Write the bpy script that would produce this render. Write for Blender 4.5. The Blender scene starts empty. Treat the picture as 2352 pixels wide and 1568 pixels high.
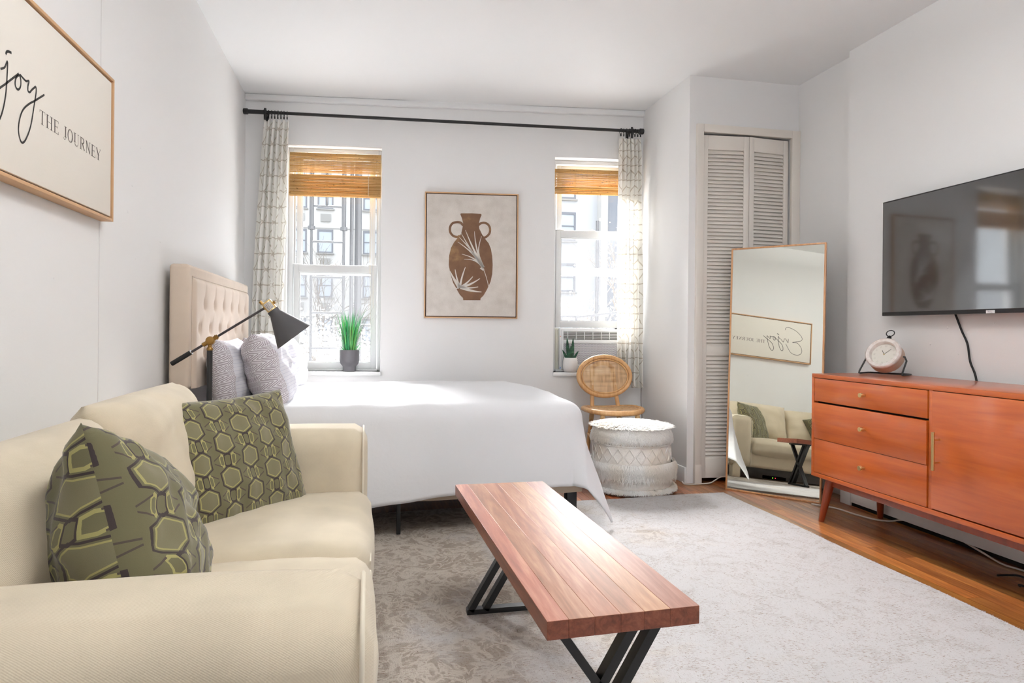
import bpy, bmesh, math, random
from mathutils import Vector, Matrix, Euler, noise
R = math.radians
random.seed(7)
SC = bpy.context.scene
COL = SC.collection

# ------------------------------------------------------------------ camera, light, exposure
cam = bpy.data.cameras.new('camera'); camo = bpy.data.objects.new('camera', cam); COL.objects.link(camo)
camo.location = (0, 0, .95)
camo.rotation_euler = (Matrix.Rotation(-R(12.0948), 3, 'Z') @ Matrix.Rotation(R(90), 3, 'X') @ Matrix.Rotation(R(.5), 3, 'Z')).to_euler()
cam.sensor_width = 36; cam.lens = 36*1540/2352; cam.shift_y = -26/2352; cam.clip_start = .02
SC.camera = camo

SC.view_settings.view_transform = 'Standard'; SC.view_settings.look = 'None'
SC.view_settings.gamma = 1; SC.view_settings.use_curve_mapping = False
SC.view_settings.exposure = 0.26

W = bpy.data.worlds.new('sky'); SC.world = W; W.use_nodes = True
W.node_tree.nodes['Background'].inputs[0].default_value = (.88, .94, 1, 1)
W.node_tree.nodes['Background'].inputs[1].default_value = 3.0

def area(name, loc, rot, size, power, col=(1, 1, 1), shape='RECTANGLE', sy=None):
    l = bpy.data.lights.new(name, 'AREA'); l.energy = power; l.color = col; l.shape = shape; l.size = size
    if sy: l.size_y = sy
    o = bpy.data.objects.new(name, l); COL.objects.link(o); o.location = loc; o.rotation_euler = rot
    return o
# hazy low sun from beyond the yard, coming in over the houses opposite
sl = bpy.data.lights.new('hazy_sun', 'SUN'); sl.energy = 46; sl.angle = R(36); sl.color = (.99, .99, 1)
so = bpy.data.objects.new('hazy_sun', sl); COL.objects.link(so); so.rotation_euler = (-R(90-33), 0, 0)
# added fill disks, one down and one up, inside an invented unseen pendant
area('added_fill_down', (.9, 1.3, 2.235), (0, 0, 0), .42, 3, (.97, .985, 1), 'DISK')
area('added_fill_up', (.9, 1.3, 2.30), (math.pi, 0, 0), .42, 64, (.97, .985, 1), 'DISK')

# ------------------------------------------------------------------ helpers
def lin(r, g, b):
    f = lambda c: (c/255/12.92 if c/255 <= .04045 else ((c/255+.055)/1.055)**2.4)
    return (f(r), f(g), f(b), 1)

class S:
    """a socket with arithmetic: builds Math nodes"""
    def __init__(s, t, k): s.t = t; s.k = k
    def op(s, o, b=None, c=None):
        n = s.t.nodes.new('ShaderNodeMath'); n.operation = o
        for i, v in enumerate((s, b, c)):
            if v is None: continue
            if isinstance(v, S): s.t.links.new(v.k, n.inputs[i])
            else: n.inputs[i].default_value = v
        return S(s.t, n.outputs[0])
    def __add__(s, b): return s.op('ADD', b)
    def __sub__(s, b): return s.op('SUBTRACT', b)
    def __mul__(s, b): return s.op('MULTIPLY', b)
    def __truediv__(s, b): return s.op('DIVIDE', b)
    def abs(s): return s.op('ABSOLUTE')
    def floor(s): return s.op('FLOOR')
    def fract(s): return s.op('FRACT')
    def mod(s, b): return s.op('FLOORED_MODULO', b)
    def sin(s): return s.op('SINE')
    def max(s, b): return s.op('MAXIMUM', b)
    def min(s, b): return s.op('MINIMUM', b)
    def lt(s, b): return s.op('LESS_THAN', b)
    def gt(s, b): return s.op('GREATER_THAN', b)
    def ramp(s, a, b):     # smoothstep a..b to 0..1
        n = s.t.nodes.new('ShaderNodeMapRange'); n.interpolation_type = 'SMOOTHSTEP'
        s.t.links.new(s.k, n.inputs[0]); n.inputs[1].default_value = a; n.inputs[2].default_value = b
        return S(s.t, n.outputs[0])

class M:
    """material under construction"""
    def __init__(s, name, col=(200, 200, 200), rough=.5, metal=0, spec=.5):
        s.m = bpy.data.materials.new(name); s.m.use_nodes = True; s.t = s.m.node_tree
        s.b = s.t.nodes['Principled BSDF']; s.out = s.t.nodes['Material Output']
        s.c = lin(*col); s.b.inputs['Base Color'].default_value = s.c
        s.b.inputs['Roughness'].default_value = rough; s.b.inputs['Metallic'].default_value = metal
        s.b.inputs['Specular IOR Level'].default_value = spec
    def n(s, typ, **k):
        n = s.t.nodes.new(typ)
        for a, v in k.items(): setattr(n, a, v)
        return n
    def L(s, a, b): s.t.links.new(a.k if isinstance(a, S) else a, b)
    def coords(s, kind='Object', scale=(1, 1, 1), rot=(0, 0, 0)):
        tc = s.n('ShaderNodeTexCoord'); mp = s.n('ShaderNodeMapping')
        s.L(tc.outputs[kind], mp.inputs[0]); mp.inputs['Scale'].default_value = scale; mp.inputs['Rotation'].default_value = rot
        return mp.outputs[0]
    def xyz(s, v):
        n = s.n('ShaderNodeSeparateXYZ'); s.L(v, n.inputs[0]); return [S(s.t, o) for o in n.outputs]
    def noise(s, v, scale=5, detail=3, rough=.5, dist=0):
        n = s.n('ShaderNodeTexNoise'); s.L(v, n.inputs['Vector']); n.inputs['Scale'].default_value = scale
        n.inputs['Detail'].default_value = detail; n.inputs['Roughness'].default_value = rough; n.inputs['Distortion'].default_value = dist
        return S(s.t, n.outputs['Fac'])
    def mix(s, f, a, b):
        n = s.n('ShaderNodeMix', data_type='RGBA')
        if isinstance(f, S): s.L(f, n.inputs[0])
        else: n.inputs[0].default_value = f
        for i, v in ((6, a), (7, b)):
            if isinstance(v, tuple): n.inputs[i].default_value = v
            else: s.L(v, n.inputs[i])
        return n.outputs[2]
    def ramp(s, f, stops):
        n = s.n('ShaderNodeValToRGB'); s.L(f, n.inputs[0]); e = n.color_ramp.elements
        while len(e) < len(stops): e.new(.5)
        for x, (p, c) in zip(e, stops): x.position = p; x.color = lin(*c)
        return n.outputs[0]
    def color(s, sock): s.L(sock, s.b.inputs['Base Color']); return s
    def bump(s, f, strength=.3, dist=.002):
        n = s.n('ShaderNodeBump'); n.inputs['Strength'].default_value = strength; n.inputs['Distance'].default_value = dist
        s.L(f, n.inputs['Height']); s.L(n.outputs[0], s.b.inputs['Normal']); return s
    def rough(s, f): s.L(f, s.b.inputs['Roughness']); return s

def setp(o, label=None, cat=None, group=None, kind=None):
    for k, v in (('label', label), ('category', cat), ('group', group), ('kind', kind)):
        if v: o[k] = v
    return o
def mesh_of(bm, name, smooth=35):
    me = bpy.data.meshes.new(name); bm.normal_update(); bm.to_mesh(me); bm.free()
    if smooth:
        me.polygons.foreach_set('use_smooth', [True]*len(me.polygons))
        if smooth < 180: me.set_sharp_from_angle(angle=R(smooth))
    return me
def obj(name, bm, mat, parent=None, smooth=35, loc=None):
    me = bm if isinstance(bm, bpy.types.Mesh) else mesh_of(bm, name, smooth)
    o = bpy.data.objects.new(name, me); COL.objects.link(o)
    if mat and not me.materials: me.materials.append(mat.m if isinstance(mat, M) else mat)
    if parent: o.parent = parent
    if loc: o.location = loc
    return o
def thing(name, label, cat, loc=(0, 0, 0), rot=(0, 0, 0), group=None):
    o = bpy.data.objects.new(name, None); COL.objects.link(o); o.location = loc; o.rotation_euler = rot
    o.empty_display_size = .05
    return setp(o, label, cat, group)
def struct(name, bm, mat, parent=None, smooth=0):
    return setp(obj(name, bm, mat, parent, smooth), kind='structure')

B = bmesh.new
def box(bm, x0, x1, y0, y1, z0, z1, bev=0, seg=2, mtx=None):
    t = bmesh.new()
    v = [t.verts.new((x, y, z)) for x in (x0, x1) for y in (y0, y1) for z in (z0, z1)]
    for f in ((0, 1, 3, 2), (4, 6, 7, 5), (0, 4, 5, 1), (2, 3, 7, 6), (0, 2, 6, 4), (1, 5, 7, 3)): t.faces.new([v[i] for i in f])
    if bev: bmesh.ops.bevel(t, geom=t.edges[:], offset=bev, segments=seg, affect='EDGES', profile=.5)
    bmesh.ops.recalc_face_normals(t, faces=t.faces[:])
    if mtx: t.transform(mtx)
    return join(bm, t)
def join(bm, t):
    me = bpy.data.meshes.new('tmp'); t.to_mesh(me); t.free(); bm.from_mesh(me); bpy.data.meshes.remove(me); return bm
def tube(bm, pts, r, seg=10, closed=False, caps=True):
    pts = [Vector(p) for p in pts]; n = len(pts); rr = r if isinstance(r, (list, tuple)) else [r]*n
    rings = []; up = None
    for i, p in enumerate(pts):
        a = pts[i-1] if (i or closed) else p; b = pts[(i+1) % n] if (i < n-1 or closed) else p
        d = (b-a).normalized()
        if up is None: up = Vector((0, 0, 1)) if abs(d.z) < .9 else Vector((0, 1, 0))
        s = d.cross(up).normalized(); u = s.cross(d).normalized(); up = u
        rings.append([bm.verts.new(p+(s*math.cos(k*2*math.pi/seg)+u*math.sin(k*2*math.pi/seg))*rr[i]) for k in range(seg)])
    for i in range(n if closed else n-1):
        A, C = rings[i], rings[(i+1) % n]
        for k in range(seg): bm.faces.new((A[k], A[(k+1) % seg], C[(k+1) % seg], C[k]))
    if caps and not closed:
        bm.faces.new(rings[0][::-1]); bm.faces.new(rings[-1])
    return bm
def lathe(bm, prof, seg=32, mtx=None, closed_ends=True):
    t = bmesh.new(); rings = []
    for r, z in prof: rings.append([t.verts.new((r*math.cos(k*2*math.pi/seg), r*math.sin(k*2*math.pi/seg), z)) for k in range(seg)])
    for A, C in zip(rings, rings[1:]):
        for k in range(seg): t.faces.new((A[k], A[(k+1) % seg], C[(k+1) % seg], C[k]))
    if closed_ends:
        if prof[0][0] > 1e-4: t.faces.new(rings[0][::-1])
        if prof[-1][0] > 1e-4: t.faces.new(rings[-1])
    bmesh.ops.remove_doubles(t, verts=t.verts[:], dist=1e-6)
    bmesh.ops.recalc_face_normals(t, faces=t.faces[:])
    if mtx: t.transform(mtx)
    return join(bm, t)
def poly(bm, pts, mtx=None, thick=0):
    """flat polygon (x,y) in its own plane, optionally extruded by thick along +z"""
    t = bmesh.new(); v = [t.verts.new((p[0], p[1], 0)) for p in pts]; f = t.faces.new(v)
    if thick:
        r = bmesh.ops.extrude_face_region(t, geom=[f]); bmesh.ops.translate(t, verts=[e for e in r['geom'] if isinstance(e, bmesh.types.BMVert)], vec=(0, 0, thick))
    bmesh.ops.triangulate(t, faces=t.faces[:]); bmesh.ops.recalc_face_normals(t, faces=t.faces[:])
    if mtx: t.transform(mtx)
    return join(bm, t)
def stroke(bm, pts, w, mtx=None):
    """flat ribbon of width w (or list) along 2-D points"""
    t = bmesh.new(); n = len(pts); P = [Vector(p) for p in pts]; L = []
    for i in range(n):
        d = (P[min(i+1, n-1)]-P[max(i-1, 0)]).normalized(); q = Vector((-d.y, d.x)); ww = (w[i] if isinstance(w, (list, tuple)) else w)/2
        L.append((t.verts.new((*(P[i]+q*ww), 0)), t.verts.new((*(P[i]-q*ww), 0))))
    for a, b in zip(L, L[1:]):
        f = t.faces.new((a[1], b[1], b[0], a[0]))
    if mtx: t.transform(mtx)
    return join(bm, t)
def catmull(P, k=8):
    P = [Vector(p) for p in P]; o = []
    for i in range(len(P)-1):
        a, b, c, d = P[max(i-1, 0)], P[i], P[i+1], P[min(i+2, len(P)-1)]
        for j in range(k):
            t = j/k
            o.append(.5*((2*b)+(c-a)*t+(2*a-5*b+4*c-d)*t*t+(3*b-a-3*c+d)*t**3))
    o.append(P[-1]); return o
def gridsurf(bm, f, nu, nv, uv=True, cu=False):
    V = [[bm.verts.new(f(i/nu, j/nv)) for j in range(nv+1)] for i in range(nu if cu else nu+1)]
    L = bm.loops.layers.uv.verify() if uv else None
    for i in range(nu):
        for j in range(nv):
            q = ((i, j), (i+1, j), (i+1, j+1), (i, j+1))
            fc = bm.faces.new([V[a % nu if cu else a][b] for a, b in q])
            if uv:
                for lp, (a, b) in zip(fc.loops, q): lp[L].uv = (a/nu, b/nv)
    return bm
def cushion(w, h, t, n=28, ear=.05, wr=.006, seed=0, pw=2.4, crown=0, wf=7):
    """knife-edge pillow in the local XY plane, bulging along z"""
    bm = B(); L = bm.loops.layers.uv.verify()
    def pt(u, v, sg):
        x, y = u*2-1, v*2-1
        e = max(0, (1-abs(x)**pw))*max(0, (1-abs(y)**pw))
        z = sg*t/2*e**.48
        px = x*w/2*(1-ear*(1-y*y)*abs(x)**3); py = y*h/2*(1-ear*(1-x*x)*abs(y)**3)
        nz = noise.noise(Vector((x*wf*.45+seed, y*wf*.45, sg*2)))*wr+noise.noise(Vector((x*wf+seed, y*wf*.6, sg*3+5)))*wr*.7
        edge = min(1, e*3)
        wrk = math.sin((abs(x)*9+abs(y)*5)*2.2+seed)*wr*.35*(1-edge)*min(1, e*12)
        return Vector((px, py+crown*(1-x*x), z+(nz*edge+wrk)*sg))
    for sg in (1, -1):
        V = [[bm.verts.new(pt(i/n, j/n, sg)) for j in range(n+1)] for i in range(n+1)]
        for i in range(n):
            for j in range(n):
                q = [(i, j), (i+1, j), (i+1, j+1), (i, j+1)]
                if sg < 0: q = q[::-1]
                fc = bm.faces.new([V[a][b] for a, b in q])
                for lp, (a, b) in zip(fc.loops, q): lp[L].uv = ((a/n-.5)*w*sg+(.13 if sg < 0 else 0), (b/n-.5)*h)
    bmesh.ops.remove_doubles(bm, verts=bm.verts[:], dist=1e-5)
    return bm
def frame_mtx(o, x, y):
    x = Vector(x).normalized(); y = (Vector(y)-x*Vector(y).dot(x)).normalized(); z = x.cross(y)
    m = Matrix.Identity(4)
    for i in range(3): m[i][0] = x[i]; m[i][1] = y[i]; m[i][2] = z[i]; m[i][3] = o[i]
    return m

# the window wall is slightly out of square: y as a function of x
def yb(x): return 4.905-.1091*(x+.84)
def sbox(bm, x0, x1, o0, o1, z0, z1, bev=0, org=(0, 0, 0)):
    t = bmesh.new(); v = [t.verts.new((x-org[0], yb(x)+o-org[1], z-org[2])) for x in (x0, x1) for o in (o0, o1) for z in (z0, z1)]
    for f in ((0, 1, 3, 2), (4, 6, 7, 5), (0, 4, 5, 1), (2, 3, 7, 6), (0, 2, 6, 4), (1, 5, 7, 3)): t.faces.new([v[i] for i in f])
    bmesh.ops.recalc_face_normals(t, faces=t.faces[:])
    if bev: bmesh.ops.bevel(t, geom=t.edges[:], offset=bev, segments=2, affect='EDGES', profile=.5)
    return join(bm, t)

# ------------------------------------------------------------------ materials
def plaster(name, col, sc=1):
    m = M(name, col, .62, spec=.25); v = m.coords('Object'); n = m.noise(v, 9, 4); n2 = m.noise(v, 160, 2)
    m.bump(n*.7+n2*.3, .12, .006); return m
mWall = plaster('wall_paint', (241, 240, 239)); mCeil = plaster('ceiling_paint', (245, 245, 245))
mTrim = M('trim_paint', (240, 240, 239), .35)
mDoorPaint = M('closet_paint', (232, 225, 216), .45)
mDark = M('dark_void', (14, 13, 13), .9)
mBlack = M('black_metal', (26, 26, 27), .42, spec=.5)
mBlackMatte = M('black_matte', (22, 21, 22), .7)
mBrass = M('brass', (222, 194, 138), .3, 1)
mBrassOld = M('aged_brass', (150, 116, 66), .38, 1)
def fabric(name, col, scale=900, strength=.25, var=.06, sheen=.25):
    m = M(name, col, .92, spec=.15); v = m.coords('Object')
    n = m.noise(v, 6, 3); c = lin(*col); d = tuple(x*(1-var*2) for x in c[:3])+(1,)
    m.color(m.mix(n.ramp(.3, .7), d, c))
    x, y, z = m.xyz(v); w = (((x+y*.5)*scale).sin()*((z+y)*scale).sin())
    m.bump(w*.5+m.noise(v, 300, 2), strength, .0012)
    m.b.inputs['Sheen Weight'].default_value = sheen
    return m
mSofa = fabric('sofa_twill', (216, 202, 177), 1400, .3)
mPiping = M('sofa_piping', (226, 216, 196), .9)
mHead = fabric('headboard_linen', (216, 198, 180), 1500, .25, .04)
mRail = fabric('bed_rail_linen', (190, 172, 152), 1500, .25, .04)
mDuvet = M('white_cotton', (229, 229, 231), .85, spec=.15)
v = mDuvet.coords('Object'); mDuvet.bump(mDuvet.noise(v, 7, 4, .55, .4)*.8+mDuvet.noise(v, 500, 1)*.05, .35, .012)
mWhite = M('white_plastic', (236, 237, 237), .4)
mCeramic = plaster('white_ceramic', (236, 234, 232)); mCeramic.b.inputs['Roughness'].default_value = .45

def wood(name, dark, mid, light, axis=1, rough=.35, coat=.3, scale=1, rnd=0):
    m = M(name, mid, rough); tc = m.n('ShaderNodeTexCoord'); sc = [14*scale]*3; sc[axis] = 1.1*scale
    mp = m.n('ShaderNodeMapping'); m.L(tc.outputs['Object'], mp.inputs[0]); mp.inputs['Scale'].default_value = sc
    v = mp.outputs[0]
    if rnd:
        oi = m.n('ShaderNodeObjectInfo'); a = m.n('ShaderNodeVectorMath', operation='ADD'); m.L(mp.outputs[0], a.inputs[0])
        sv = m.n('ShaderNodeVectorMath', operation='SCALE'); sv.inputs[0].default_value = (31, 57, 13); m.L(oi.outputs['Random'], sv.inputs['Scale']); m.L(sv.outputs[0], a.inputs[1]); v = a.outputs[0]
    n = m.noise(v, 2.2, 6, .6, 1.2); f = m.noise(v, 9, 3, .6, .3)
    val = n*.72+f*.28
    col = m.ramp(val, [(.28, dark), (.5, mid), (.74, light)])
    if rnd:
        r = S(m.t, oi.outputs['Random']); hs = m.n('ShaderNodeHueSaturation'); m.L(col, hs.inputs['Color'])
        m.L(r.fract()*rnd+(1-rnd*.55), hs.inputs['Value']); m.L((r*7.3).fract()*.03+.485, hs.inputs['Hue']); col = hs.outputs[0]
    m.color(col); m.bump(val, .08, .003); m.b.inputs['Coat Weight'].default_value = coat; m.b.inputs['Coat Roughness'].default_value = .18
    return m
mFloor = wood('oak_plank', (96, 50, 22), (158, 92, 44), (205, 140, 76), 1, .32, .35, 1, .75)
mConsole = wood('console_wood', (158, 66, 16), (182, 84, 24), (198, 102, 36), 1, .34, .5, .45)
mConsole.b.inputs['Coat Roughness'].default_value = .1
mConsoleV = wood('console_wood_leg', (112, 40, 14), (138, 54, 20), (154, 66, 26), 2, .34, .25, .6)
mRattan = wood('rattan_cane', (184, 130, 80), (212, 164, 110), (228, 188, 138), 2, .4, .2, 1)

# the coffee table boards, each with its own tone
mTable = wood('acacia_board', (118, 72, 52), (162, 106, 80), (200, 154, 124), 1, .46, .75, .8, .5)
mTable.b.inputs['Coat Roughness'].default_value = .42
mTableEdge = wood('acacia_edge', (92, 46, 32), (132, 70, 48), (160, 96, 68), 1, .4, .2, 1.4)

# ------------------------------------------------------------------ room shell
CZ = 2.555; XL = -.84; XR = 2.67; XRR = 2.725; YC = 3.874; XC = 1.955; YR = -2.7
t = B(); box(t, XL-.15, 3.1, YR, 5.3, CZ, CZ+.15); ceiling = struct('ceiling', t, mCeil)
t = B(); box(t, XL-.15, XL, YR, 5.2, 0, CZ); wl = struct('wall_left', t, mWall)
# plaster seam and small knocks on the left wall
t = B(); box(t, XL-.001, XL+.0012, 2.36, 2.364, 0, CZ); obj('plaster_seam', t, M('seam_shadow', (231, 229, 228), .8), wl)
t = B()
for y, z, r in ((2.62, 1.36, .006), (2.7, 1.2, .003), (2.1, 1.9, .003), (2.75, 1.62, .004), (3.0, 1.3, .004), (2.05, 1.08, .003), (2.66, 1.46, .004)):
    lathe(t, [(0, .0016), (r*.6, .0014), (r, 0)], 10, Matrix.Translation((XL, y, z)) @ Matrix.Rotation(R(90), 4, 'Y'))
setp(obj('plaster_knocks', t, mWall, wl), kind='stuff')
L0, L1, LZ0, LZ1 = -.56, .084, .65, 2.225
R0, R1, RZ0, RZ1 = 1.307, 1.925, .65, 2.203
t = B()
sbox(t, XL-.1, L0, 0, .25, 0, CZ); sbox(t, L1, R0, 0, .25, 0, CZ); sbox(t, R1, 2.9, 0, .25, 0, CZ)
sbox(t, L0, L1, 0, .25, 0, LZ0); sbox(t, L0, L1, 0, .25, LZ1, CZ); sbox(t, R0, R1, 0, .25, 0, RZ0); sbox(t, R0, R1, 0, .25, RZ1, CZ)
struct('wall_back', t, mWall)
t = B(); sbox(t, XL, XC, -.035, 0, CZ-.042, CZ, .008); struct('trim_1', t, mCeil, smooth=40)
# closet chase: side wall (faces the windows) and front with door opening
DX0, DX1, DZ = 2.045, 2.665, 2.203
t = B(); box(t, XC, XC+.06, YC+.0, 4.9, 0, CZ); struct('wall_column', t, mWall)
t = B(); box(t, XC+.0005, DX0, YC-.0005, YC+.08, 0, CZ); box(t, DX1, XRR+.02, YC, YC+.08, 0, CZ); box(t, DX0, DX1, YC, YC+.08, DZ, CZ)
struct('wall_closet', t, mWall)
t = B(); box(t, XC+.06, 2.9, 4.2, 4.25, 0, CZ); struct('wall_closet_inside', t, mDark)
t = B(); box(t, XRR, XRR+.25, 3.34, 5.0, 0, CZ); box(t, XR, XRR+.25, YR, 3.34, 0, CZ); wr = struct('wall_right', t, mWall)
t = B()
for y, z, r in ((2.76, .9, .006), (2.66, .98, .005), (2.55, .96, .007), (2.42, 1.0, .004), (2.6, .86, .005)):
    lathe(t, [(0, .003), (r*.6, .0025), (r, 0)], 10, Matrix.Translation((XR, y, z)) @ Matrix.Rotation(R(-90), 4, 'Y'))
setp(obj('plaster_knocks', t, mWall, wr), kind='stuff')
# rear wall behind the camera, with a wide opening added to let in sky fill
t = B(); box(t, XL, 3.0, YR-.15, YR, 0, .7); box(t, XL, 3.0, YR-.15, YR, 2.3, CZ); box(t, XL, .2, YR-.15, YR, .7, 2.3); box(t, 2.0, 3.0, YR-.15, YR, .7, 2.3)
struct('wall_rear', t, mWall)

# closet casing
t = B(); box(t, DX0-.045, DX0, YC-.022, YC+.005, 0, DZ+.05, .004); box(t, DX1, XRR, YC-.022, YC+.005, 0, DZ+.05, .004)
box(t, DX0, DX1, YC-.022, YC+.005, DZ, DZ+.05, .004)
box(t, DX0-.047, DX0+.0, YC-.03, YC-.02, 0, .12, .003)
struct('trim_2', t, mDoorPaint, smooth=40)
# bifold louver door
def door_leaf(root, hx, hy, ang, w, mir=1):
    """leaf hinged at hx,hy; local x runs along the leaf"""
    leaf = bpy.data.objects.new('door_leaf', None)
    t = B(); th = .028; st = .034
    for a, b in ((0, st), (w-st, w)): box(t, a, b, 0, th, .03, 2.19, .002)
    for a, b in ((.03, .15), (.80, .86), (2.10, 2.19)): box(t, st, w-st, .001, th-.001, a, b, .002)
    leaf = obj('door_leaf', t, mDoorPaint, root, 40)
    leaf.location = (hx, hy, 0); leaf.rotation_euler = (0, 0, ang)
    s = B(); box(s, st-.002, w-st+.002, -.0035, .0035, -.0185, .0185, .0025, 1, Matrix.Rotation(R(-33), 4, 'X')); sm = mesh_of(s, 'slat', 40); sm.materials.append(mDoorPaint.m)
    n1 = 53; n2 = 27
    for i in range(n1): obj('slat', sm, None, leaf, loc=(0, th/2, .873+i*(2.09-.873)/(n1-1)))
    for i in range(n2): obj('slat', sm, None, leaf, loc=(0, th/2, .163+i*(.787-.163)/(n2-1)))
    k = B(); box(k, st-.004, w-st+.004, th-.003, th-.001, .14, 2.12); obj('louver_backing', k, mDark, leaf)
    return leaf
root = thing('door_1', None, None, (0, 0, 0)); root['kind'] = 'structure'
wleaf = .306
door_leaf(root, DX0+.006, YC+.004, R(-5.2), wleaf)
ex = DX0+.006+wleaf*math.cos(R(5.2)); ey = YC+.004-wleaf*math.sin(R(5.2))
door_leaf(root, ex+.004, ey, R(5.2), wleaf-.012)

# floor: boards built singly where the photograph shows them, plain base below the rug
t = B(); box(t, XL-.15, 3.1, YR-.1, 5.3, -.08, -.012); floor = struct('floor', t, mFloor)
t = B(); box(t, XL-.15, 1.12, YR, 5.2, -.012, 0); box(t, 1.12, 2.95, YR, .9, -.012, 0); obj('floor_under_rug', t, mFloor, floor)
pw = .0585; random.seed(3)
lens = [.55, .7, .85, 1.0, 1.2, 1.4]; pm = {}
for Lp in lens:
    t = B(); box(t, -pw/2+.0006, pw/2-.0006, 0, Lp-.0012, -.012, 0); pm[Lp] = mesh_of(t, 'plank', 40); pm[Lp].materials.append(mFloor.m)
x = 1.12+pw/2; row = 0
while x < 2.95:
    y = .9-random.random()*.6
    while y < 4.85:
        Lp = random.choice(lens); o = obj('plank', pm[Lp], None, floor, loc=(x, y, -random.random()*.0006)); y += Lp
    x += pw; row += 1

# baseboards / baseboard heater behind the console
t = B(); box(t, XC-.014, XC, YC, 4.6, 0, .10, .003); struct('baseboard_column', t, mTrim, smooth=40)
t = B(); box(t, XRR-.012, XRR, 3.34, YC, 0, .1, .003); struct('baseboard_right', t, mTrim, smooth=40)
t = B(); box(t, XL, XL+.014, YR, 4.9, 0, .1, .003); struct('baseboard_left', t, mTrim, smooth=40)
h = thing('baseboard_heater', 'low white baseboard heater along the wall under the orange console', 'heater', (XR-.03, 2.2, 0))
t = B(); box(t, -.035, -.027, -1.5, 1.02, .02, .075, .002); obj('front_panel', t, mTrim, h, 40)
t = B(); box(t, -.027, .029, -1.5, 1.02, .0, .13); obj('dark_core', t, mDark, h)
t = B(); box(t, -.024, .029, -1.5, 1.02, .13, .15, .003); obj('hood', t, M('heater_hood', (170, 168, 174), .4), h, 40)
t = B(); box(t, -.038, .029, 1.02, 1.1, .0, .15, .003); obj('end_cap', t, mTrim, h, 40)

# unseen drum pendant added to carry the fill disks
cl = thing('added_fill_drum', 'round white drum added for fill light, out of view above the coffee table', 'lamp', (.9, 1.3, CZ))
t = B(); lathe(t, [(.232, -.325), (.235, -.325), (.235, -.245), (.232, -.245), (.232, -.325)], 48, None, False); lathe(t, [(0, -.275), (.232, -.275), (.232, -.29), (0, -.29)], 40); obj('drum_shade', t, mTrim, cl, 40)
t = B(); lathe(t, [(0, 0), (.06, 0), (.06, -.02), (.006, -.024), (.006, -.27), (0, -.27)], 24); obj('stem', t, mBrass, cl, 40)
# ------------------------------------------------------------------ windows
mSash = M('sash_paint', (218, 219, 219), .4)
mGlass = M('window_glass'); t_ = mGlass.t
def glassmat(m, haze):
    tr = m.n('ShaderNodeBsdfTransparent'); gl = m.n('ShaderNodeBsdfGlossy'); gl.inputs['Roughness'].default_value = .02
    a = m.n('ShaderNodeMixShader'); fr = m.n('ShaderNodeFresnel'); fr.inputs[0].default_value = 1.3
    m.L(fr.outputs[0], a.inputs[0]); m.L(tr.outputs[0], a.inputs[1]); m.L(gl.outputs[0], a.inputs[2])
    if haze:
        tl = m.n('ShaderNodeBsdfTranslucent'); tl.inputs[0].default_value = (.95, .95, .95, 1); b = m.n('ShaderNodeMixShader'); b.inputs[0].default_value = haze
        m.L(a.outputs[0], b.inputs[1]); m.L(tl.outputs[0], b.inputs[2]); a = b
    m.L(a.outputs[0], m.out.inputs[0])
glassmat(mGlass, 0)
mScreen = M('insect_screen'); 
tr = mScreen.n('ShaderNodeBsdfTransparent'); tl = mScreen.n('ShaderNodeBsdfTranslucent'); tl.inputs[0].default_value = (.07, .07, .072, 1)
mx = mScreen.n('ShaderNodeMixShader'); mx.inputs[0].default_value = .33; mScreen.L(tr.outputs[0], mx.inputs[1]); mScreen.L(tl.outputs[0], mx.inputs[2]); mScreen.L(mx.outputs[0], mScreen.out.inputs[0])

def sash(root, name, x0, x1, o0, o1, z0, z1, st, bot, top):
    t = B()
    sbox(t, x0, x0+st, o0, o1, z0, z1, .002); sbox(t, x1-st, x1, o0, o1, z0, z1, .002)
    sbox(t, x0+st, x1-st, o0, o1, z0, z0+bot, .002); sbox(t, x0+st, x1-st, o0, o1, z1-top, z1, .002)
    # inner glazing bead
    i = .007
    for a, b, c, d in ((x0+st, x0+st+i, z0+bot, z1-top), (x1-st-i, x1-st, z0+bot, z1-top), (x0+st+i, x1-st-i, z0+bot, z0+bot+i), (x0+st+i, x1-st-i, z1-top-i, z1-top)):
        sbox(t, a, b, o0+.008, o1-.004, c, d)
    s = obj(name, t, mSash, root, 40)
    g = B(); m = (o0+o1)/2
    v = [g.verts.new((x, yb(x)+m, z)) for x, z in ((x0+st, z0+bot), (x1-st, z0+bot), (x1-st, z1-top), (x0+st, z1-top))]; g.faces.new(v)
    obj('glass_pane', g, mGlass, s, 0)
    return s
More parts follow.
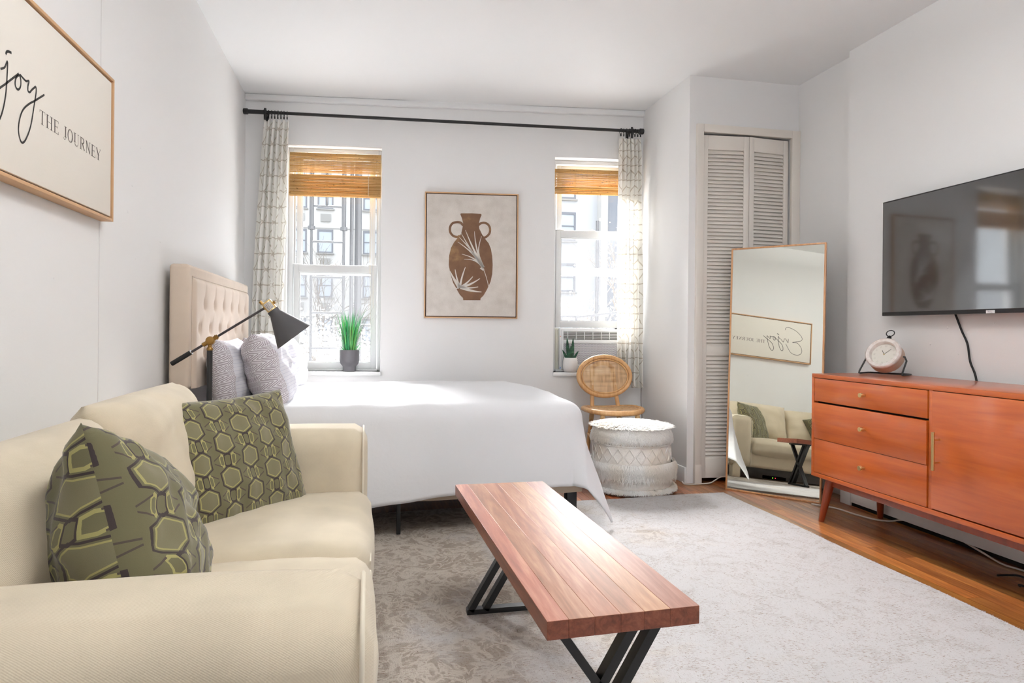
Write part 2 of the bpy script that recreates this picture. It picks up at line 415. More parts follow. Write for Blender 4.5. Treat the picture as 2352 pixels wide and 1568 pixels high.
def window(n, x0, x1, z0, z1, lz0, lz1, uz0):
    w = thing('window_%d' % n, None, None); w['kind'] = 'structure'
    t = B()
    sbox(t, x0, x0+.034, .085, .20, z0, z1, .002); sbox(t, x1-.020, x1, .085, .20, z0, z1, .002)
    sbox(t, x0+.034, x1-.02, .085, .20, z1-.03, z1, .002); sbox(t, x0+.034, x1-.02, .06, .20, z0-.005, z0+.014, .002)
    for a, b in ((x0+.034, x0+.046), (x1-.032, x1-.020)): sbox(t, a, b, .145, .16, z0, z1)
    obj('frame', t, mSash, w, 40)
    ls = sash(w, 'lower_sash', x0+.040, x1-.027, .10, .135, lz0, lz1, .036, .045, .052)
    sash(w, 'upper_sash', x0+.055, x1-.040, .14, .175, uz0, z1-.02, .032, .052, .04)
    t = B(); xm = (x0+x1)/2
    sbox(t, xm-.03, xm+.025, .105, .13, lz1, lz1+.006, .002); sbox(t, xm+.0, xm+.012, .108, .118, lz1+.006, lz1+.014, .001)
    obj('sash_lock', t, mTrim, ls, 40)
    t = B(); sbox(t, x0+.04, x0+.10, .10, .13, lz1, lz1+.006, .002); sbox(t, x1-.087, x1-.027, .10, .13, lz1, lz1+.006, .002); obj('tilt_latch', t, mTrim, ls, 40)
    g = B(); v = [g.verts.new((x, yb(x)+.19, z)) for x, z in ((x0+.03, z0), (x1-.02, z0), (x1-.02, lz1-.03), (x0+.03, lz1-.03))]; g.faces.new(v); obj('insect_screen', g, mScreen, w, 0)
    # stool / sill board
    t = B(); sbox(t, x0-.0, x1+.0, -.0, .10, z0-.03, z0, .003); sbox(t, x0-.004, x1+.004, -.028, 0, z0-.028, z0, .005)
    obj('sill', t, mTrim, w, 40)
    return w
w1 = window(1, L0, L1, LZ0, LZ1, .664, 1.402, 1.335)
w2 = window(2, R0, R1, RZ0, RZ1, .972, 1.690, 1.360)

# ------------------------------------------------------------------ bamboo blinds
mReed = M('bamboo_reed', (214, 160, 84), .6)
v = mReed.coords('Object', (3, 3, 210)); n = mReed.noise(v, 1, 2, .5); v2 = mReed.coords('Object', (40, 40, 200)); k = mReed.noise(v2, 1, 2)
col = mReed.ramp(n, [(.25, (190, 148, 88)), (.5, (222, 186, 122)), (.75, (242, 216, 164))])
col = mReed.mix(k.ramp(.67, .72), col, lin(90, 56, 28)); mReed.color(col)
tl = mReed.n('ShaderNodeBsdfTranslucent'); mReed.L(col, tl.inputs[0]); mx = mReed.n('ShaderNodeMixShader'); mx.inputs[0].default_value = .3
mReed.L(mReed.b.outputs[0], mx.inputs[1]); mReed.L(tl.outputs[0], mx.inputs[2]); mReed.L(mx.outputs[0], mReed.out.inputs[0])
mString = M('blind_string', (205, 176, 130), .8)
def blind(label, x0, x1, ztop, zbot, stack, gap):
    r = thing('bamboo_blind', label, 'blind', ((x0+x1)/2, yb((x0+x1)/2)+.035, zbot), group='bamboo blinds in the windows'); r.pop('group', None)
    org = r.location[:]; rnd = random.Random(int(x0*100))
    t = B(); z = ztop-.004
    while z > zbot+stack:
        if not (gap and abs(z-gap) < .0055):
            d = .0023*rnd.uniform(.75, 1.05); o = rnd.uniform(-.0012, .0012)
            # each reed is three slightly crooked lengths
            xs = [x0+.004, x0+(x1-x0)*.33, x0+(x1-x0)*.66, x1-.004]; zz = [z+rnd.uniform(-.0007, .0007) for _ in xs]
            tube(t, [(a-org[0], yb(a)+.035+o-org[1], b-org[2]) for a, b in zip(xs, zz)], d, 5)
        z -= .0042
    obj('hanging_reeds', t, mReed, r, 60)['kind'] = 'stuff'
    t = B(); nl = max(2, int(stack/.011))
    for i in range(nl):   # folds of the raised part, one above the other
        zc = zbot+stack*(i+.5)/nl
        for j in range(6):
            a = math.pi*j/5; oo = .035-.020*math.sin(a)-.006*(i % 2); dz = (j-2.5)*.0020
            tube(t, [(x0+.003-org[0], yb(x0)+oo-org[1], zc+dz-org[2]+rnd.uniform(-.0008, .0008)), ((x0+x1)/2-org[0], yb((x0+x1)/2)+oo-org[1], zc+dz-org[2]+rnd.uniform(-.0008, .0008)), (x1-.003-org[0], yb(x1)+oo-org[1], zc+dz-org[2])], .0022, 5)
    obj('folded_reeds', t, mReed, r, 60)['kind'] = 'stuff'
    t = B(); x = x0+.035
    while x < x1:
        tube(t, [(x-org[0], yb(x)+.031-org[1], ztop-org[2]), (x-org[0], yb(x)+.031-org[1], zbot+stack-org[2]), (x-org[0], yb(x)+.010-org[1], zbot+stack*.5-org[2]), (x-org[0], yb(x)+.012-org[1], zbot-org[2])], .0007, 4); x += .042
    setp(obj('warp_strings', t, mString, r), kind='stuff')
    t = B(); sbox(t, x0+.002, x1-.002, .044, .062, ztop-.022, ztop+.002, .002, org); obj('head_rail', t, mReed, r, 40)
    return r
bl = blind('bamboo blind in the left window, with a bright slot across its middle', L0+.01, L1-.003, 2.182, 1.876, .145, 2.034)
org = bl.location
t = B(); xs = L1-.092
tube(t, [(xs-org[0], yb(xs)+.004-org[1], 2.03-org[2]), (xs-org[0], yb(xs)+.004-org[1], 1.88-org[2])], .0016, 6)
for dx in (.0, .008, .02): tube(t, [(xs+.01+dx-org[0], yb(xs)+.05-org[1], 1.88-org[2]), (xs+.012+dx*1.4-org[0], yb(xs)+.05-org[1], .9+dx*10-org[2])], .0009, 5)
obj('pull_cord', t, M('pull_cord', (226, 214, 190), .8), bl)
blind('shorter bamboo blind in the right window, plain without a slot', R0+.004, R1-.005, 2.128, 1.944, .05, None)

# ------------------------------------------------------------------ curtain rod and curtains
ROFF = -.10
def rodz(x): return 2.411-.0109*(x+.838)
rx0, rx1 = XL+.004, 1.918
rod = thing('curtain_rod', 'long thin black curtain rod running above both windows', 'curtain rod', (.5, yb(.5)+ROFF, rodz(.5)))
o = rod.location
def rp(x, dz=0, off=ROFF): return (x-o[0], yb(x)+off-o[1], rodz(x)+dz-o[2])
t = B(); tube(t, [rp(-.70), rp(1.80)], .0105, 14); obj('rod', t, mBlack, rod, 40)
t = B(); tube(t, [rp(rx0+.02), rp(-.69)], .0145, 14); obj('outer_tube', t, mBlack, rod, 40)
for a, b in ((rx0, rx0+.03), (rx1-.032, rx1)):
    t = B(); tube(t, [rp(a), rp(a+.004), rp(b-.004), rp(b)], [.018, .0205, .0205, .017], 14); obj('end_cap', t, mBlack, rod, 40)
t = B(); tube(t, [rp(1.79), rp(1.88)], .0125, 14); tube(t, [rp(1.88), rp(1.90)], .009, 10); obj('end_sleeve', t, mBlack, rod, 40)
for x in (-.695, 1.832):
    t = B(); tube(t, [rp(x), rp(x, 0, -.012)], .008, 8)
    for k in (0,): box(t, x-.010-o[0], x+.010-o[0], yb(x)-.012-o[1], yb(x)-.001-o[1], rodz(x)-.06-o[2], rodz(x)+.02-o[2], .002)
    tube(t, [rp(x-.009), rp(x+.009)], .0175, 14); tube(t, [rp(x, .014), rp(x, .027)], .008, 8)
    tube(t, [rp(x, -.012, ROFF-.004), rp(x, -.05, ROFF-.002)], .009, 8)
    obj('bracket', t, mBlack, rod, 40)

mCurt = M('curtain_print', (240, 238, 232), .85, spec=.1)
uvn = mCurt.n('ShaderNodeTexCoord'); v = uvn.outputs['UV']; U, V_, _ = mCurt.xyz(v)
nv = mCurt.n('ShaderNodeTexNoise'); mCurt.L(v, nv.inputs['Vector']); nv.inputs['Scale'].default_value = 14; nv.inputs['Detail'].default_value = 1
wob = (S(mCurt.t, nv.outputs['Fac'])-.5)*.028
A = .170; Bv = .212
u = U+wob; w = V_+wob*.7
def band(f, width): return ((f.fract()-.5).abs()*-1+.5)*1.0   # distance to integer
hl = band(w/(Bv/2), 0)*(Bv/2)
d1 = band(u/A+w/Bv, 0)*(A*.80); d2 = band(u/A-w/Bv, 0)*(A*.80)
d = hl.min(d1).min(d2)
brk = mCurt.noise(mCurt.coords('UV', (1, 1, 1)), 22, 2)
mask = (d*-1+.0050).ramp(0, .0022)*brk.ramp(.34, .42)
colr = mCurt.mix(mask, lin(244, 242, 236), lin(206, 198, 186)); mCurt.color(colr)
tl = mCurt.n('ShaderNodeBsdfTranslucent'); mCurt.L(colr, tl.inputs[0]); mx = mCurt.n('ShaderNodeMixShader'); mx.inputs[0].default_value = .24
mCurt.L(mCurt.b.outputs[0], mx.inputs[1]); mCurt.L(tl.outputs[0], mx.inputs[2]); mCurt.L(mx.outputs[0], mCurt.out.inputs[0])
def curtain(label, xa, xb, xc, xd, z1, z0, nf, seed, rings):
    """xa..xb width at the top, xc..xd at the bottom"""
    cx = (xa+xb)/2; c = thing('curtain', label, 'curtain', (cx, yb(cx)+ROFF, z0)); o = c.location
    rnd = random.Random(seed); ph = [rnd.uniform(-.5, .5) for _ in range(nf+3)]; am = [rnd.uniform(.65, 1.15) for _ in range(nf+3)]
    def f(u, v):
        z = z0+(z1-z0)*v; k = (1-v)**.8
        a0 = xa+(xc-xa)*k; a1 = xb+(xd-xb)*k
        s = u*nf; i = int(min(s, nf-1e-6)); fr = s-i
        amp = (.030 if 0 < i < nf else .02)*am[i]*(.75+.25*k)
        th = 2*math.pi*s+ph[i % 3]*.3*math.sin(math.pi*fr)
        off = amp*math.sin(th+.8*math.sin(v*3+seed))
        x = a0+(a1-a0)*(u+.030*math.sin(2*th+.4)*(1-abs(2*u-1)))+.005*math.sin(v*9+i*2)*(1-v)
        dip = .010*(1-abs(math.cos(math.pi*s)))*max(0, (v-.96)/.04)
        off *= 1-.45*max(0, (v-.93)/.07)
        return Vector((x-o[0], yb(x)+ROFF+.012+off-o[1], z-dip-o[2]))
    t = B(); gridsurf(t, f, nf*16, 60)
    L = t.loops.layers.uv.verify(); wd = .155*nf
    for fc in t.faces:
        for lp in fc.loops: lp[L].uv = (lp[L].uv[0]*wd*.55, lp[L].uv[1]*(z1-z0))
    obj('cloth', t, mCurt, c, 180)
    for i in range(rings):
        x = xa+(xb-xa)*(i+.35)/rings; t = B(); z = rodz(x)-.005
        tl_ = rnd.uniform(-.35, .35)
        tube(t, [(x+math.sin(tl_)*.019*math.sin(a)-o[0], yb(x)+ROFF+.019*math.sin(a)*math.cos(tl_)-o[1], z+.019*math.cos(a)-o[2]) for a in [q*2*math.pi/18 for q in range(18)]], .0021, 6, True)
        box(t, x-.004-o[0], x+.004-o[0], yb(x)+ROFF-.004-o[1], yb(x)+ROFF+.004-o[1], z-.036-o[2], z-.020-o[2], .001)
        obj('clip_ring', t, mBlack, c, 40)
    return c
curtain('white curtain with grey brushed lattice, left of the left window behind the headboard', -.70, -.538, -.80, -.572, 2.362, .50, 5, 2, 8)
curtain('cream lattice curtain beside the right window and above the rattan chair', 1.745, 1.908, 1.735, 1.930, 2.335, .546, 6, 5, 8)

# ------------------------------------------------------------------ air conditioner
ac = thing('air_conditioner', 'white window air conditioner below the raised sash of the right window', 'air conditioner', (1.63, yb(1.63)+.06, .66)); o = tuple(ac.location); ac.location.y += .045
t = B(); sbox(t, 1.372, 1.885, .03, .30, .665, .968, .004, o); obj('housing', t, mWhite, ac, 40)
t = B()
for a, b, c_, d_ in ((1.388, 1.40, .69, .955), (1.86, 1.872, .69, .955), (1.40, 1.86, .943, .955), (1.40, 1.86, .69, .70)): sbox(t, a, b, .020, .034, c_, d_, .002, o)
sbox(t, 1.40, 1.86, .022, .034, .857, .884, .002, o)
obj('front_bezel', t, mWhite, ac, 40)
t = B(); sbox(t, 1.402, 1.858, .0285, .0297, .885, .942, 0, o); obj('vent_recess', t, M('vent_grey', (120, 118, 112), .6), ac)
for i in range(5):
    t = B(); z = .890+i*.0115; sbox(t, 1.402, 1.858, .020, .029, z, z+.0034, .0006, o); obj('louver', t, mWhite, ac, 40)
for i in range(7):
    t = B(); x = 1.43+i*.062; sbox(t, x, x+.004, .019, .029, .886, .942, .0006, o); obj('vane', t, mWhite, ac, 40)
mPerf = M('perforated_panel', (238, 238, 240), .5)
v = mPerf.coords('Object', (1, 1, 1)); X, Y, Z = mPerf.xyz(v); q = .0088
zz = Z/(q*.866); row = zz.floor(); xx = X/q+row*.5; dx = (xx.fract()-.5)*q; dz = (zz.fract()-.5)*q*.866
dd = (dx*dx+dz*dz).op('SQRT'); mPerf.color(mPerf.mix(dd.lt(.0031), lin(238, 238, 240), lin(92, 86, 108)))
t = B(); sbox(t, 1.402, 1.858, .026, .031, .702, .855, 0, o); obj('perforated_grille', t, mPerf, ac)
t = B()
for i in range(7): sbox(t, R0+.042+i*.0075, R0+.0465+i*.0075, .050+.006*(i % 2), .066+.006*(i % 2), .67, .955, .0008, o)
sbox(t, R0+.034, R0+.10, .060, .075, .66, .968, 0, o); obj('accordion_panel', t, M('accordion_cream', (236, 234, 220), .5), ac, 40)
t = B(); sbox(t, R0+.034, 1.885, .045, .09, .652, .667, .001, o); obj('base_rail', t, M('rail_grey_green', (206, 214, 210), .4), ac, 40)
t = B(); sbox(t, 1.3755, 1.3825, .0292, .0302, .905, .910, 0, o); obj('orange_sticker', t, M('sticker_orange', (226, 120, 70)), ac)
t = B(); sbox(t, 1.377, 1.383, .0292, .0302, .672, .682, 0, o); obj('blue_tape', t, M('tape_blue', (70, 130, 200)), ac)
t = B(); tube(t, [(1.78-o[0], yb(1.78)+.02-o[1], .968-o[2]), (1.83-o[0], yb(1.83)+.02-o[1], .972-o[2])], .004, 6); obj('black_clip', t, mBlack, ac)

# ------------------------------------------------------------------ potted plants on the sills
mPotGrey = M('grey_pot', (104, 102, 106), .5)
mGrass = M('grass_blade', (60, 160, 92), .5); n = mGrass.noise(mGrass.coords('Object', (30, 30, 3)), 1, 2); mGrass.color(mGrass.ramp(n, [(.3, (36, 130, 78)), (.55, (66, 172, 104)), (.75, (150, 190, 84))]))
mStem = M('dry_stem', (84, 74, 58), .7)
px, pz = -.128, LZ0
pl = thing('potted_grass', 'tall green ornamental grass in a dark grey footed pot on the left window sill', 'plant', (px, yb(px)+.028, pz))
t = B(); lathe(t, [(0, 0), (.044, 0), (.045, .003), (.045, .034), (.048, .040), (.062, .055), (.068, .075), (.068, .152), (.064, .152), (.063, .135), (0, .135)], 40); obj('pot', t, mPotGrey, pl, 40)
t = B(); lathe(t, [(0, .138), (.063, .136)], 24, closed_ends=False); obj('soil', t, M('soil', (50, 40, 32), .95), pl)
rnd = random.Random(4)
def blade(t, az, lean, ln, w, droop, r0=.0, steps=7):
    base = Vector((math.cos(az)*r0, math.sin(az)*r0, .13)); d = Vector((math.cos(az), math.sin(az)*.3, 0)); sd = Vector((-math.sin(az), math.cos(az), 0)); L_ = []
    p = base.copy(); a = lean
    for i in range(steps+1):
        s = i/steps; ww = w*(1-s)**.6*(.7+.6*min(1, s*3))/2
        L_.append((t.verts.new(p-sd*ww), t.verts.new(p+sd*ww)))
        p = p+(d*math.sin(a)+Vector((0, 0, 1))*math.cos(a))*ln/steps; a += droop/steps
    for A_, C_ in zip(L_, L_[1:]): t.faces.new((A_[0], A_[1], C_[1], C_[0]))
t = B()
for i in range(190): blade(t, rnd.uniform(0, 6.28), rnd.uniform(.0, .22), rnd.uniform(.12, .31)*(1.15 if i % 5 == 0 else 1), rnd.uniform(.004, .009), rnd.uniform(0, .5), rnd.uniform(0, .045))
for i in range(30): blade(t, rnd.uniform(0, 6.28), rnd.uniform(.35, .9), rnd.uniform(.06, .12), .008, rnd.uniform(.4, 1.2), .05)
blade(t, .0, .10, .36, .012, .18, .02); blade(t, -.4, .5, .22, .006, .25, .03); blade(t, .4, .62, .2, .005, .4, .03)
setp(obj('grass_blades', t, mGrass, pl, 180), kind='stuff')
t = B()
for i in range(90): blade(t, rnd.choice([rnd.uniform(2.3, 4.2), rnd.uniform(-1, 1), rnd.uniform(0, 6.28)]), rnd.uniform(.05, .5), rnd.uniform(.24, .40), .0021, rnd.uniform(.05, .5), rnd.uniform(0, .04))
setp(obj('dry_stems', t, mStem, pl, 180), kind='stuff')

px = 1.434
sp = thing('snake_plant', 'small dark green snake plant in a round white pot on the right window sill', 'plant', (px, yb(px)+.008, RZ0))
t = B(); lathe(t, [(0, 0), (.036, 0), (.044, .004), (.052, .03), (.055, .058), (.052, .085), (.047, .104), (.044, .104), (.044, .092), (0, .092)], 40); obj('pot', t, mCeramic, sp, 50)
mLeaf = M('snake_leaf', (38, 84, 66), .4); n = mLeaf.noise(mLeaf.coords('Object', (20, 20, 60)), 1, 2); mLeaf.color(mLeaf.ramp(n, [(.35, (24, 62, 48)), (.6, (46, 96, 74)), (.8, (92, 140, 104))]))
for az, dx, lean, ln, w in ((2.6, -.010, .10, .165, .028), (.3, .013, .06, .160, .028), (3.3, -.02, .50, .085, .022), (.1, .022, .55, .080, .02), (-1.3, .0, .03, .105, .022), (-2.2, -.008, .2, .12, .022)):
    t = B(); d = Vector((math.cos(az), math.sin(az)*.5, 0)); sd = Vector((1, .2, 0)).normalized(); ring = []
    for i in range(11):
        s = i/10; ww = w/2*(math.sin(math.pi*min(1, .25+s*.75))**.8 if s < 1 else 0)+.0006; p = Vector((dx, -.006 if az < 0 else .004, .088))+(d*math.sin(lean)+Vector((0, 0, math.cos(lean))))*ln*s
        nn = d.cross(sd) if abs(d.cross(sd).z) < .5 else Vector((0, -1, 0)); nn = Vector((0, -1, 0))
        ring.append([t.verts.new(p-sd*ww), t.verts.new(p+nn*-.004*(1-s)), t.verts.new(p+sd*ww), t.verts.new(p+nn*-.0015*(1-s)+Vector((0, .002, 0)))])
    for A_, C_ in zip(ring, ring[1:]):
        for k in range(4): t.faces.new((A_[k], A_[(k+1) % 4], C_[(k+1) % 4], C_[k]))
    bmesh.ops.recalc_face_normals(t, faces=t.faces[:]); obj('leaf', t, mLeaf, sp, 60)

# ------------------------------------------------------------------ framed art
mFrameWood = M('frame_oak', (206, 164, 122), .5); mFrameIn = M('frame_shadow_gap', (78, 52, 38), .8)
mCanvas = M('art_linen', (216, 208, 199), .85); v = mCanvas.coords('Object'); X, Y, Z = mCanvas.xyz(v)
lv = mCanvas.noise(mCanvas.coords('Object', (420, 420, 14)), 1, 1)*.5+mCanvas.noise(mCanvas.coords('Object', (14, 14, 420)), 1, 1)*.5
mCanvas.color(mCanvas.ramp(lv, [(.3, (204, 195, 186)), (.55, (219, 211, 203)), (.75, (229, 222, 214))])); mCanvas.bump(lv, .2, .001)
def art_frame(root, w, h, d, fw, mC, mF):
    """local: x right, y up, z toward the room; origin lower left, back at z=0"""
    t = B(); box(t, 0, fw, 0, h, 0, d, .001); box(t, w-fw, w, 0, h, 0, d, .001); box(t, fw, w-fw, 0, fw, 0, d, .001); box(t, fw, w-fw, h-fw, h, 0, d, .001)
    obj('frame', t, mF, root, 40)
    t = B(); box(t, fw, w-fw, fw, h-fw, 0, d-.012); obj('shadow_gap', t, mFrameIn, root)
    g = fw+.006; t = B(); box(t, g, w-g, g, h-g, d-.014, d-.004, .001); return obj('canvas', t, mC, root, 40)
ax0, ax1, az0, az1 = .385, 1.043, 1.032, 1.920
art = thing('vase_print', 'framed print of a brown two-handled vase with cream palm leaves, between the windows', 'picture', (ax0, yb(ax0)-.002, az0))
m = frame_mtx((ax0, yb(ax0)-.002, az0), (1, -.1091, 0), (0, 0, 1)); art.matrix_world = m; art.rotation_mode = 'XYZ'
wA = (ax1-ax0)*math.hypot(1, .1091); cv = art_frame(art, wA, az1-az0, .03, .008, mCanvas, mFrameWood)
mVase = M('print_brown', (122, 90, 68), .9); n = mVase.noise(mVase.coords('Object'), 7, 4, .6); mVase.color(mVase.ramp(n, [(.4, (116, 84, 64)), (.58, (128, 96, 72)), (.72, (164, 128, 90))]))
# print in pixels of the enlarged photo, mapped to the canvas
def pm_(x, y): return ((x-130)/(1150-130)*wA, (1475-y)/(1475-112)*(az1-az0))
vl = [(512, 345), (520, 338), (632, 334), (738, 337), (745, 350), (730, 385), (716, 445), (722, 500), (752, 560), (785, 608), (825, 655), (852, 720), (866, 800), (872, 890), (868, 990), (850, 1075), (812, 1160), (775, 1225), (742, 1258), (740, 1278), (553, 1280), (550, 1255), (515, 1222), (480, 1160), (440, 1090), (410, 990), (393, 900), (396, 800), (415, 715), (450, 650), (485, 608), (525, 560), (537, 500), (546, 450), (533, 395)]
Zp = .0262
t = B(); poly(t, [pm_(*p) for p in vl][::-1], Matrix.Translation((0, 0, Zp)), .0004)
for pts in ([(546, 470), (520, 440), (480, 434), (430, 448), (404, 490), (406, 545), (440, 585), (485, 595), (510, 580)], [(712, 462), (735, 442), (775, 434), (815, 450), (838, 490), (836, 540), (812, 575), (780, 595), (760, 590)]):
    stroke(t, catmull([pm_(*p) for p in pts], 5), .016, Matrix.Translation((0, 0, Zp+.0005)))
obj('vase_motif', t, mVase, cv, 0)
t = B()
def leafp(a, b, w0, w1, bend=0):
    a, b = Vector(pm_(*a)), Vector(pm_(*b)); q = Vector((-(b-a).y, (b-a).x))*bend; P = [a+(b-a)*s+q*math.sin(math.pi*s) for s in [i/8 for i in range(9)]]
    s_ = wA/1020; stroke(t, P, [max(.6, (w0+(w1-w0)*i/8)*s_*(math.sin(math.pi*(.12+.88*i/8))**.5 if w1 < w0 else 1)) if False else (w0+(w1-w0)*(i/8))*s_ for i in range(9)], Matrix.Translation((0, 0, Zp+.0009)))
c0 = (775, 935)
for tip, wb, bd in (((570, 518), 34, -.02), ((668, 530), 30, -.05), ((747, 580), 22, -.12), ((525, 555), 34, -.02), ((505, 597), 30, .03), ((488, 648), 26, .06), ((533, 780), 22, .10), ((558, 835), 20, .14)): leafp(tip, (c0[0]-6, c0[1]-12), 4, wb, bd)
leafp((745, 920), (775, 950), 40, 20); leafp((776, 950), (830, 1132), 7, 6, .02)
c1 = (515, 1145)
for tip, wb in (((405, 965), 44), ((462, 948), 26), ((573, 922), 26), ((655, 1022), 26), ((733, 1042), 34), ((715, 1133), 22), ((752, 1188), 40)): leafp(tip, c1 if tip[1] < 1130 else (530, 1140), 7, wb, .05 if tip[0] > 600 else -.03)
leafp((472, 1158), (520, 1135), 9, 14)
obj('leaf_motif', t, M('print_cream', (216, 209, 201), .9), cv, 0)

# lettered canvas on the left wall
px0, px1, pz0, pz1 = 1.325, 2.365, 1.285, 1.738; PX = XL+.002
sg = thing('lettered_sign', 'wide framed canvas reading Enjoy the journey, on the left wall above the sofa', 'picture', (PX, px0, pz0))
sg.matrix_world = frame_mtx((PX, px0, pz0), (0, 1, 0), (0, 0, 1))
# local x = world y, local y = world z, local z = +x into the room
mSign = plaster('sign_canvas', (238, 232, 222))
cv = art_frame(sg, px1-px0, pz1-pz0, .038, .009, mSign, mFrameWood)
mInk = M('ink_black', (46, 44, 42), .8); mInkG = M('ink_grey', (112, 104, 98), .8)
T_ = Matrix.Translation((0, 0, .0345)); Lq = lambda pts: [(a-px0, b-pz0) for a, b in pts]
E_ = [(1.738, 1.657), (1.729, 1.683), (1.686, 1.69), (1.607, 1.661), (1.55, 1.614), (1.533, 1.578), (1.557, 1.551), (1.648, 1.527), (1.587, 1.524), (1.541, 1.475), (1.532, 1.428), (1.557, 1.396), (1.606, 1.387), (1.668, 1.412), (1.725, 1.50)]
N_ = [(1.725, 1.560), (1.727, 1.53), (1.729, 1.515), (1.752, 1.548), (1.768, 1.557), (1.777, 1.542), (1.783, 1.517), (1.801, 1.532), (1.812, 1.545)]
fz = lambda z: 1.735-(1.77-z)*.958
E_ = [(a-.093, fz(b)) for a, b in E_]; N_ = [(a-.122, fz(b)) for a, b in N_]
J1 = [(1.695, 1.520), (1.712, 1.530), (1.724, 1.547), (1.722, 1.505), (1.718, 1.473), (1.710, 1.443), (1.697, 1.414), (1.68, 1.395), (1.665, 1.40), (1.664, 1.43), (1.68, 1.465), (1.72, 1.497), (1.752, 1.522), (1.774, 1.539)]
O1 = [(1.777, 1.537), (1.763, 1.526), (1.758, 1.511), (1.763, 1.502), (1.774, 1.502), (1.783, 1.513), (1.784, 1.527), (1.780, 1.538), (1.793, 1.536), (1.808, 1.534), (1.822, 1.539), (1.818, 1.526), (1.818, 1.514), (1.827, 1.514), (1.838, 1.524), (1.856, 1.538)]
Y1 = [(1.856, 1.538), (1.859, 1.530), (1.856, 1.514), (1.848, 1.486), (1.833, 1.435), (1.811, 1.397), (1.794, 1.383), (1.782, 1.389), (1.775, 1.409), (1.781, 1.437), (1.796, 1.462), (1.823, 1.484), (1.851, 1.501), (1.901, 1.533)]
t = B()
for P, w in ((E_, .0045), (N_, .0045), (J1, .0052), (O1, .0052), (Y1, .0052), ([(1.717, 1.561), (1.72, 1.568), (1.728, 1.572), (1.741, 1.574)], .006)): stroke(t, catmull(Lq(P), 8), w, T_)
obj('script_lettering', t, mInk, cv, 0)
# THE JOURNEY in thin high-contrast capitals
t = B()
def glyph(ch, x, w, h, y0):
    th, tn, sf = .0055, .0014, .007
    def v(px_, a=0, b=1): stroke(t, [(x+px_*w, y0+a*h), (x+px_*w, y0+b*h)], th, T_); [stroke(t, [(x+px_*w-sf, y0+q*h), (x+px_*w+sf, y0+q*h)], tn, T_) for q in (a, b)]
    def l(x1, y1, x2, y2, ww=tn): stroke(t, [(x+x1*w, y0+y1*h), (x+x2*w, y0+y2*h)], ww, T_)
    def arc(cx, cy, rx, ry, a0, a1, ww): stroke(t, [(x+w*(cx+rx*math.cos(a0+(a1-a0)*i/18)), y0+h*(cy+ry*math.sin(a0+(a1-a0)*i/18))) for i in range(19)], ww, T_)
    pi = math.pi; var = lambda lo, hi, n=19, f=lambda s: 1: [lo+(hi-lo)*f(i/(n-1)) for i in range(n)]
    if ch == 'T': v(.5); l(.05, 1, .95, 1); l(.05, 1, .05, .82); l(.95, 1, .95, .82)
    if ch == 'H': v(.18); v(.82); l(.18, .5, .82, .5)
    if ch == 'E': v(.22); l(.2, 1, .88, 1); l(.2, .52, .7, .52); l(.2, 0, .9, 0); l(.88, 1, .88, .83); l(.9, 0, .9, .2); l(.7, .42, .7, .62)
    if ch == 'J': v(.6, .15); arc(.32, .12, .3, .2, 0, -pi*.9, var(.0050, .0014))
    if ch == 'O': arc(.5, .5, .42, .51, 0, 2*pi, [tn+(th-tn)*abs(math.cos(2*pi*i/18)) for i in range(19)])
    if ch == 'U': v(.2, .28); l(.82, .28, .82, 1, .0018); arc(.51, .28, .31, .29, pi, 2*pi, var(.0055, .0018)); l(.68, 1, .96, 1)
    if ch == 'R': v(.2); arc(.42, .76, .34, .24, pi/2, -pi/2, [tn+(th-tn)*abs(math.sin(math.pi*i/18)) for i in range(19)]); l(.2, 1, .42, 1); l(.2, .52, .42, .52); l(.5, .52, .92, 0, .0050)
    if ch == 'N': l(.16, 0, .16, 1, .0018); l(.14, 1, .84, 0, .0055); l(.84, 0, .84, 1, .0018); l(.02, 1, .2, 1); l(.06, 0, .28, 0); l(.72, 1, .96, 1)
    if ch == 'Y': l(.08, 1, .5, .45, .0052); l(.92, 1, .5, .45, .0018); v(.5, 0, .46); l(0, 1, .25, 1); l(.78, 1, 1, 1)
x = 1.876-px0
for ch, w in zip('THE JOURNEY', (.036, .041, .036, .022, .024, .040, .040, .040, .040, .036, .040)):
    if ch != ' ': glyph(ch, x, w*.86, .033, 1.455-pz0)
    else: obj('word', t, mInkG, cv, 0); t = B()
    x += w
obj('word', t, mInkG, cv, 0)
